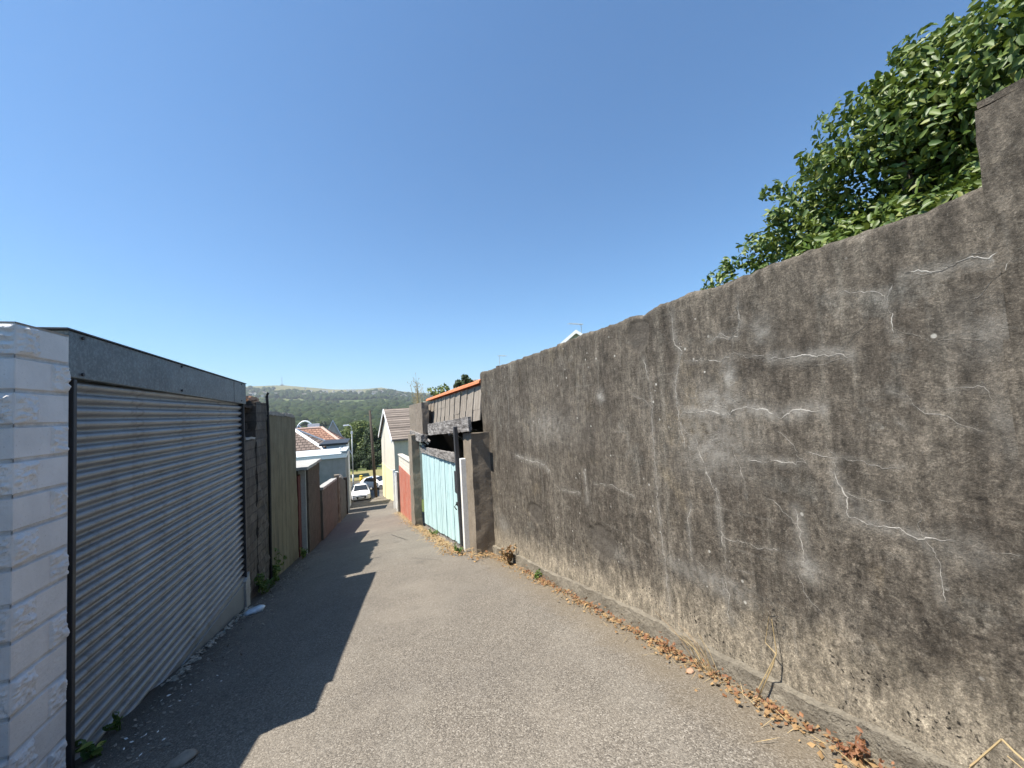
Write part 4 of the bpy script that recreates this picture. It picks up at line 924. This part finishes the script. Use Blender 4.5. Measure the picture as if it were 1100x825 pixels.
# ------------------------------------------------------------------ trees
def tree(name, label, cat, loc, h, r, mat, n, size, seed, group=None, crown_lo=.25, cols=18):
    t = thing(name, label, cat, loc, 0, group); rs = np.random.RandomState(seed); cs = []
    for k in range(cols):
        d = rs.normal(size=3); d /= np.linalg.norm(d); f = rs.rand()**.5*.72
        zc_ = h*(crown_lo+1)/2; hh = h*(1-crown_lo)/2
        cs.append((d[0]*r*f, d[1]*r*f, zc_+d[2]*hh*f, r*(.3+.22*rs.rand())))
    leaves_mesh('crown', cs, n, size, mat, t, seed, .25, shell=.6)
    mb = MB(); mb.tube([(0, 0, 0), (r*.02, 0, h*.25), (r*.05, r*.03, h*.6)], [h*.028, h*.02, h*.008], 8)
    for c in cs[:8]: mb.tube([(0, 0, h*.25), (c[0]*.5, c[1]*.5, (h*.3+c[2])/2), c[:3]], [h*.012, h*.008, h*.003], 5)
    mb.build('trunk', M['bark'], t, True); return t
bt = onY(384, 455, 95)
tree('round_tree', 'big round pale green tree behind the street lamp at the foot of the lane', 'tree', (bt.x, 95, zc(95)), bt.z-zc(95)+.6, 4.6, M['tree_l'], 15000, .32, 11, cols=34, crown_lo=.12)
tree('round_tree', 'dark tree standing at the left foot of the big round tree', 'tree', (onY(368, 480, 86).x, 88, zc(88)), 7.0, 2.2, M['tree_d'], 5000, .28, 12, crown_lo=.1)
tree('round_tree', 'dark leafy tree behind the telegraph pole beside the yellow house', 'tree', (onY(401, 470, 90).x, 90, zc(90)), 8.6, 3.0, M['tree_d'], 6000, .3, 13, crown_lo=.08)
for i, (px, w_) in enumerate(((371, 1.8), (383, 2.2), (394, 2.0), (404, 2.2))):
    tree('shrub', 'dark rounded shrub on the bank under the big tree, one in a row of four', 'shrub', (onY(px, 500, 78).x, 78+i % 2, zc(78)), 3.8+.5*(i % 2), w_, M['tree_d'], 2600, .24, 30+i, 'shrubs in a row under the big tree', crown_lo=.02, cols=10)
protos = [tree('wood_tree', 'leafy green tree in the wood filling the valley beyond the roofs', 'tree', (0, 0, 0), 13, 5.5+.5*(i % 3), (M['tree_m'], M['tree_d'], M['tree_l'])[i % 3], 1500, 1.25, 60+i, 'trees of the valley wood', cols=14, crown_lo=.15) for i in range(6)]
rs = np.random.RandomState(21); spots = []
tries = 0
while len(spots) < 130 and tries < 6000:
    tries += 1
    y = 125+rs.rand()**1.15*560; s = -.26+.5*rs.rand(); x = s*y
    if all((x-a)**2+(y-b)**2 > (8.2)**2 for a, b in spots) and not (abs(y-240) < 18 and -.2 < s < -.13): spots.append((x, y))
for i, (x, y) in enumerate(spots):
    o = protos[i] if i < 6 else copy_tree(protos[rs.randint(6)])
    k = .8+.45*rs.rand(); k *= .75 if y < 200 else 1
    o.location = (x, y, terr(x, y)-.4); o.scale = (k, k, k*(.85+.3*rs.rand())); o.rotation_euler.z = rs.rand()*6.28
# the far woods: thousands of crowns as one mass
def ico():
    import bmesh
    bm = bmesh.new(); bmesh.ops.create_icosphere(bm, subdivisions=2, radius=1); v = np.array([p.co for p in bm.verts]); f = np.array([[q.index for q in fc.verts] for fc in bm.faces]); bm.free(); return v, f
iv, if_ = ico(); var = []
for k in range(10): var.append(np.array([p*(1+.35*noise.noise(Vector(p)*1.7+Vector((k*9, 0, 0)))+.22*noise.noise(Vector(p)*4+Vector((k*5, 2, 0)))) for p in iv]))
vv, ff, base = [], [], 0; cnt = 0
rs = np.random.RandomState(5)
def dens(x, y):
    t = (y-350)/2050; s = x/y
    d = .5+.9*noise.noise(Vector((x*.004, y*.0022, 4)))+.5*noise.noise(Vector((x*.012, y*.007, 9)))
    if y < 1150: d += .55-abs(y-700)/2500
    if abs(y-1330+s*420) < 75: d -= .9
    if t > .72: d -= (t-.72)*6
    return d
y = 420.0
while y < 2330:
    stp = 10+y*.0048; xs = np.arange(-.36*y, .3*y, stp)
    for x in xs:
        X_, Y_ = x+rs.uniform(-.45, .45)*stp, y+rs.uniform(-.45, .45)*stp
        if rs.rand() > dens(X_, Y_)*1.25: continue
        r = stp*rs.uniform(.45, .8) if Y_ < 1200 else stp*rs.uniform(.3, .62); a = rs.rand()*6.28; ca, sa = math.cos(a), math.sin(a); q = var[rs.randint(10)]
        P = np.stack([(q[:, 0]*ca-q[:, 1]*sa)*r+X_, (q[:, 0]*sa+q[:, 1]*ca)*r+Y_, q[:, 2]*r*rs.uniform(.8, 1.15)+terr(X_, Y_)+r*.55], 1)
        vv.append(P); ff.append(if_+base); base += len(iv); cnt += 1
    y += stp*.95
print('far crowns', cnt)
tag(npmesh('distant_woodland', np.vstack(vv), np.vstack(ff), M['wood']), kind='stuff')

# tiny houses over the far hillside
hp = []
hw_ = m_plain('far_white_walls', (.5, .49, .46), .8, var=.1); hr_ = m_plain('far_slate_roofs', (.16, .14, .13), .8)
for k in range(3):
    mb = MB(); w_, d_, h_ = (9, 7, 5), (14, 7, 5.5), (8, 8, 6); w_, d_, h_ = ((9, 7, 5), (16, 7, 5.5), (8, 8, 6))[k]
    mb.add([(-w_/2, -d_/2, -3), (w_/2, -d_/2, -3), (w_/2, d_/2, -3), (-w_/2, d_/2, -3), (-w_/2, -d_/2, h_), (w_/2, -d_/2, h_), (w_/2, d_/2, h_), (-w_/2, d_/2, h_)], [(0, 1, 5, 4), (1, 2, 6, 5), (2, 3, 7, 6), (3, 0, 4, 7)], 0)
    mb.add([(-w_/2, -d_/2, h_), (w_/2, -d_/2, h_), (w_/2, d_/2, h_), (-w_/2, d_/2, h_), (-w_/2, 0, h_+2.6), (w_/2, 0, h_+2.6)], [(0, 1, 5, 4), (2, 3, 4, 5)], 1)
    mb.add([(w_/2, -d_/2, h_), (w_/2, d_/2, h_), (w_/2, 0, h_+2.6), (-w_/2, -d_/2, h_), (-w_/2, d_/2, h_), (-w_/2, 0, h_+2.6)], [(0, 1, 2), (4, 3, 5)], 0)
    hp.append(mb.build('hillside_house', [hw_, hr_])); tag(hp[-1], 'tiny white house among the trees on the far hillside', 'house', 'white houses scattered on the far hillside')
rs = np.random.RandomState(8); k = 0
clusters = [(347, 425, 1850, 16), (425, 427, 1800, 34), (395, 425, 1900, 10), (285, 427, 1750, 10), (315, 429, 1700, 8), (370, 422, 2000, 10)]
for px, py, Y, n in clusters:
    c = onY(px, py, Y)
    for j in range(n):
        x, y = c.x+rs.randn()*45, Y+rs.randn()*110
        o = hp[k] if k < 3 else hp[rs.randint(3)].copy()
        if k >= 3: C.objects.link(o)
        o.location = (x, y, terr(x, y)+5.5); o.rotation_euler.z = rs.uniform(-.6, .6); o.scale = (.85,)*3; k += 1
mp = (-.182*2380, 2380.); t = thing('radio_mast', 'thin radio mast on the bare summit of the far hill', 'mast', (mp[0], mp[1], terr(*mp)))
mb = MB(); mb.tube([(0, 0, 0), (0, 0, 46)], [1.3, .7], 5); mb.build('mast', M['black_plastic'], t); mb = MB(); mb.box(-7, 7, -4, 4, -3, 4.5); mb.build('equipment_hut', M['grey_render'], t)

# ------------------------------------------------------------------ weeds, litter, leaves
def litter_mesh(name, n, fx, fy, size, mat, seed, lift=.02, elong=1.0, stand=.3):
    rs = np.random.RandomState(seed); P = []; A = []; B = []
    v = []; f = []
    for i in range(n):
        y = fy(rs); x = fx(rs, y); z = zg(x, y)+.006+abs(rs.randn())*lift; s = size*(.5+rs.rand())
        a = Vector((rs.randn(), rs.randn(), rs.randn()*stand)).normalized(); b_ = a.cross(Vector((rs.randn()*.4, rs.randn()*.4, 1))).normalized(); nn = a.cross(b_)
        c = Vector((x, y, z)); k = len(v); w2 = s*.5/elong
        v += [c-a*s*.6, c-b_*w2+nn*w2*.25, c-nn*w2*.1, c+b_*w2+nn*w2*.3, c+a*s*.6+nn*w2*.2*rs.randn()]
        f += [(k, k+1, k+2), (k, k+2, k+3), (k+1, k+4, k+2), (k+2, k+4, k+3)]
    return npmesh(name, np.array([tuple(q) for q in v]), np.array(f), mat)
def edge_y(lo, hi): return lambda rs: lo+(hi-lo)*rs.rand()
def clump_y(lo, hi): 
    def f(rs):
        while True:
            y = lo+(hi-lo)*rs.rand()
            if rs.rand() < .25+.9*max(0, noise.noise(Vector((y*2.2, 3, 1)))): return y
    return f
foot = lambda rs, y: WX-.075-abs(rs.randn())*.075
tag(litter_mesh('dry_leaves', 1300, foot, clump_y(.7, 7.6), .022, M['dry'], 1, .015), kind='stuff')
tag(litter_mesh('dry_straw', 420, lambda rs, y: WX-.09-abs(rs.randn())*.1, clump_y(.6, 7.5), .085, M['straw'], 2, .015, 30, .25), kind='stuff')
tag(litter_mesh('rusty_leaves', 520, lambda rs, y: WX-.085-abs(rs.randn())*.035, clump_y(.9, 5.5), .02, M['rust_leaf'], 3, .035, 1.2, .8), kind='stuff')
tag(litter_mesh('verge_straw', 2200, lambda rs, y: 1.62-abs(rs.randn())*.17+(.35 if y < 8 else 0)-.018*max(0, y-10), edge_y(7.0, 23), .13, M['straw'], 4, .05, 18, .5), kind='stuff')
tag(litter_mesh('verge_leaves', 1000, lambda rs, y: 1.6-abs(rs.randn())*.14+(.35 if y < 7.6 else 0)-.018*max(0, y-10), edge_y(6.8, 17), .04, M['dry'], 5, .04), kind='stuff')
tag(litter_mesh('gutter_chips', 260, lambda rs, y: LX+.02+abs(rs.randn())*.05, edge_y(4.7, 7.3), .035, M['chips'], 6, .012, 1, .3), kind='stuff')
tag(litter_mesh('gutter_debris', 900, lambda rs, y: LX+.1+abs(rs.randn())*.28, edge_y(2.6, 13.5), .026, M['paper'], 7, .006, 1.5, .2), kind='stuff')
tag(litter_mesh('white_flakes', 34, lambda rs, y: LX+.15+abs(rs.randn())*.2, edge_y(3.3, 4.6), .02, M['white_paint'], 8, .004, 2, .1), kind='stuff')
def weed(name, label, x, y, n, h, size, mat, seed, cat='weed', stem=None, spread=.5, group=None):
    z = zg(x, y); t = thing(name, label, cat, (x, y, z), 0, group); rs = np.random.RandomState(seed); mb = MB(); cs = []
    for k in range(n):
        d = Vector((rs.randn()*spread, rs.randn()*spread, 1)).normalized()*h*(.4+.6*rs.rand()); mb.tube([(0, 0, -.02), d*.5+Vector((0, 0, .02)), d], [.005, .004, .002], 4)
        for q in (.5, .75, 1): cs.append((*(d*q), size*.5))
    mb.build('stems', stem or mat, t); leaves_mesh('leaves', cs, len(cs)*4, size, mat, t, seed, .5, True); return t
weed('weed', 'broad leafed green weed growing at the foot of the left shutter rail', LX+.05, 3.66, 4, .17, .06, M['weed'], 1, spread=.45)
weed('weed', 'small green weed with one yellow leaf under the shutter', LX+.04, 4.0, 3, .16, .045, M['weed'], 2, spread=.4)
weed('weed', 'tangled green weed at the foot of the old brick stub', LX+.08, 8.3, 14, .42, .08, M['weed'], 3, spread=.5)
weed('weed', 'dark ivy weed climbing at the foot of the mossy wall', LX+.0, 9.3, 12, .6, .07, M['weed'], 4, spread=.28)
weed('weed', 'low weed at the corner of the mossy wall by the maroon door', LX+.1, 12.0, 9, .3, .07, M['weed'], 6, spread=.5)
weed('red_weed', 'rusty red dried dock plant at the foot of the long wall, nearest the camera', WX-.14, 1.28, 6, .14, .028, M['rust_leaf'], 7, 'weed', M['rust_leaf'], .35)
weed('red_weed', 'rusty dry weed tuft against the far plinth of the long wall', WX-.14, 6.1, 14, .36, .06, M['dry'], 8, 'weed', M['straw'], .3)
weed('green_weed', 'small fresh green weed at the foot of the long wall', WX-.13, 5.0, 6, .13, .05, M['weed'], 9, spread=.6)
weed('green_weed', 'low green weed below the turquoise gate', 1.55, 11.2, 9, .22, .06, M['weed'], 10, spread=.6)
weed('green_weed', 'small green weed beside the wide concrete pier', 1.55, 7.9, 7, .2, .06, M['weed'], 12, spread=.6)
# dead stalk leaning on the wall, folded straw near the camera
t = thing('dead_stalk', 'dead branching stalk with a brown seed head leaning on the long wall', 'dead stalk', (WX-.1, 1.95, zc(1.95)))
mb = MB(); K = lambda px, py, dx: onX(px, py, WX-dx)-t.location
mb.tube([K(815, 748, .1), K(830, 715, .06), K(834, 700, .04), K(829, 665, .035)], [.005, .004, .003, .002], 5); mb.tube([K(834, 703, .045), K(822, 690, .04), K(826, 662, .03)], [.003, .002, .0015], 5); mb.tube([K(812, 745, .12), K(834, 703, .045)], .003, 4)
mb.build('stem', M['straw'], t); mb = MB()
for k in range(70):
    p = K(826+random.gauss(0, 6), 655+random.gauss(0, 10), .03+random.random()*.02); mb.tube([p, p+Vector((random.uniform(-.004, .004), random.uniform(-.02, .02), random.uniform(-.03, .01)))], .0013, 3)
tag(mb.build('seed_head', M['bark'], t), kind='stuff')
t = thing('folded_straw', 'long pale folded straw stalk in front of the wall at the bottom right corner', 'straw', (WX-.2, .95, zc(.95)))
K2 = lambda px, py, dx: onX(px, py, WX-dx)-t.location
mb = MB(); mb.tube([K2(1030, 838, .16), K2(1052, 815, .13), K2(1075, 795, .11), K2(1076, 794, .11), K2(1090, 808, .12), K2(1106, 822, .14)], [.0035]*6, 5)
mb.tube([K2(1042, 823, .15), K2(1052, 815, .13)], .003, 4); mb.tube([K2(1082, 812, .11), K2(1110, 835, .13)], .0022, 4); mb.build('stalk', M['straw'], t)
for (px, py, px2, py2, nm) in ((742, 690, 775, 745, 0), (735, 680, 790, 740, 1), (905, 700, 899, 800, 2)):
    pass
t = thing('straw_tuft', 'tuft of long dry grass stems beside the dead stalk at the wall foot', 'dry grass', (WX-.1, 2.1, zc(2.1)))
mb = MB()
for k in range(16):
    a = Vector((random.uniform(-.05, .03), random.uniform(-.08, .08), 0)); e = a+Vector((random.uniform(-.16, .04), random.uniform(-.05, .3), random.uniform(.08, .28))); mb.tube([a, a.lerp(e, .5)+Vector((0, 0, .04)), e], [.0022, .0018, .001], 4)
mb.build('stems', M['straw'], t)
# loose litter
def crumple(name, label, cat, x, y, r, mat, seed, sq=(1.6, 1, .45), rz=0):
    v = np.array([p*(1+.45*noise.noise(Vector(p)*2.2+Vector((seed*3, 0, 0)))+.3*noise.noise(Vector(p)*5+Vector((seed, 5, 0)))) for p in iv])*r*np.array(sq)
    o = npmesh(name, v, if_, mat); o.location = (x, y, zg(x, y)+r*sq[2]*.75); o.rotation_euler.z = rz; tag(o, label, cat)
crumple('crushed_bottle', 'crushed pale blue plastic wrapper lying at the end of the shutter skirt', 'litter', -1.66, 6.85, .09, M['clear_plastic'], 1, rz=.9)
crumple('crumpled_leaf', 'crumpled dry brown leaf on the shaded tarmac near the bottom left', 'dead leaf', -1.16, 3.14, .06, M['paper'], 2, (1.3, 1, .3), .4)
crumple('stone_fragment', 'small orange brick fragment on the tarmac near the wall foot', 'brick fragment', 1.97, 2.2, .024, M['orange_top'], 3, (1.3, 1, .5), .3)
crumple('pale_scrap', 'small pale scrap of paper on the tarmac in front of the wall', 'litter', 1.58, 1.42, .011, M['chips'], 4, (1.2, 1, .4), .2)

# ------------------------------------------------------------------ air, sky, sun
hz = MB().box(-7000, 7000, -200, 7100, -400, 330).build('haze', None); tag(hz, kind='stuff')
m = bpy.data.materials.new('haze_air'); m.use_nodes = True; nt = m.node_tree; nt.nodes.clear()
out = nt.nodes.new('ShaderNodeOutputMaterial'); pv = nt.nodes.new('ShaderNodeVolumePrincipled')
pv.inputs['Color'].default_value = (.86, .92, 1, 1); pv.inputs['Density'].default_value = .00016; pv.inputs['Anisotropy'].default_value = .2
nt.links.new(pv.outputs[0], out.inputs['Volume']); hz.data.materials.clear(); hz.data.materials.append(m)

EL, AZ = 61.0, 0
sv = Vector((-.555, -.03, 1)).normalized()
sun = bpy.data.lights.new('sun', 'SUN'); sun.energy = 5.0; sun.angle = R_(.53); sun.color = (1, .935, .84)
so = bpy.data.objects.new('sun', sun); C.objects.link(so); so.rotation_euler = sv.to_track_quat('Z', 'Y').to_euler()
w = bpy.data.worlds.new('World'); sc.world = w; w.use_nodes = True; nt = w.node_tree; nt.nodes.clear()
sky = nt.nodes.new('ShaderNodeTexSky'); sky.sky_type = 'NISHITA'; sky.sun_disc = False
sky.sun_elevation = math.asin(sv.z); sky.sun_rotation = math.atan2(sv.x, sv.y); sky.air_density = 1.0; sky.dust_density = .6; sky.ozone_density = 2.0; sky.altitude = 50
bg = nt.nodes.new('ShaderNodeBackground'); bg.inputs['Strength'].default_value = .07; ow = nt.nodes.new('ShaderNodeOutputWorld')
tint = nt.nodes.new('ShaderNodeMix'); tint.data_type = 'RGBA'; tint.blend_type = 'MULTIPLY'; tint.inputs[0].default_value = 1; tint.inputs[7].default_value = (.65, 1.06, 1.31, 1)
nt.links.new(sky.outputs[0], tint.inputs[6]); nt.links.new(tint.outputs[2], bg.inputs[0]); nt.links.new(bg.outputs[0], ow.inputs[0])
sc.view_settings.view_transform = 'Standard'; sc.view_settings.look = 'None'; sc.view_settings.exposure = 1.05; sc.view_settings.gamma = 1
sc.view_settings.use_curve_mapping = False
sc.cycles.use_denoising = True; sc.cycles.max_bounces = 6; sc.cycles.volume_bounces = 0; sc.cycles.transparent_max_bounces = 8
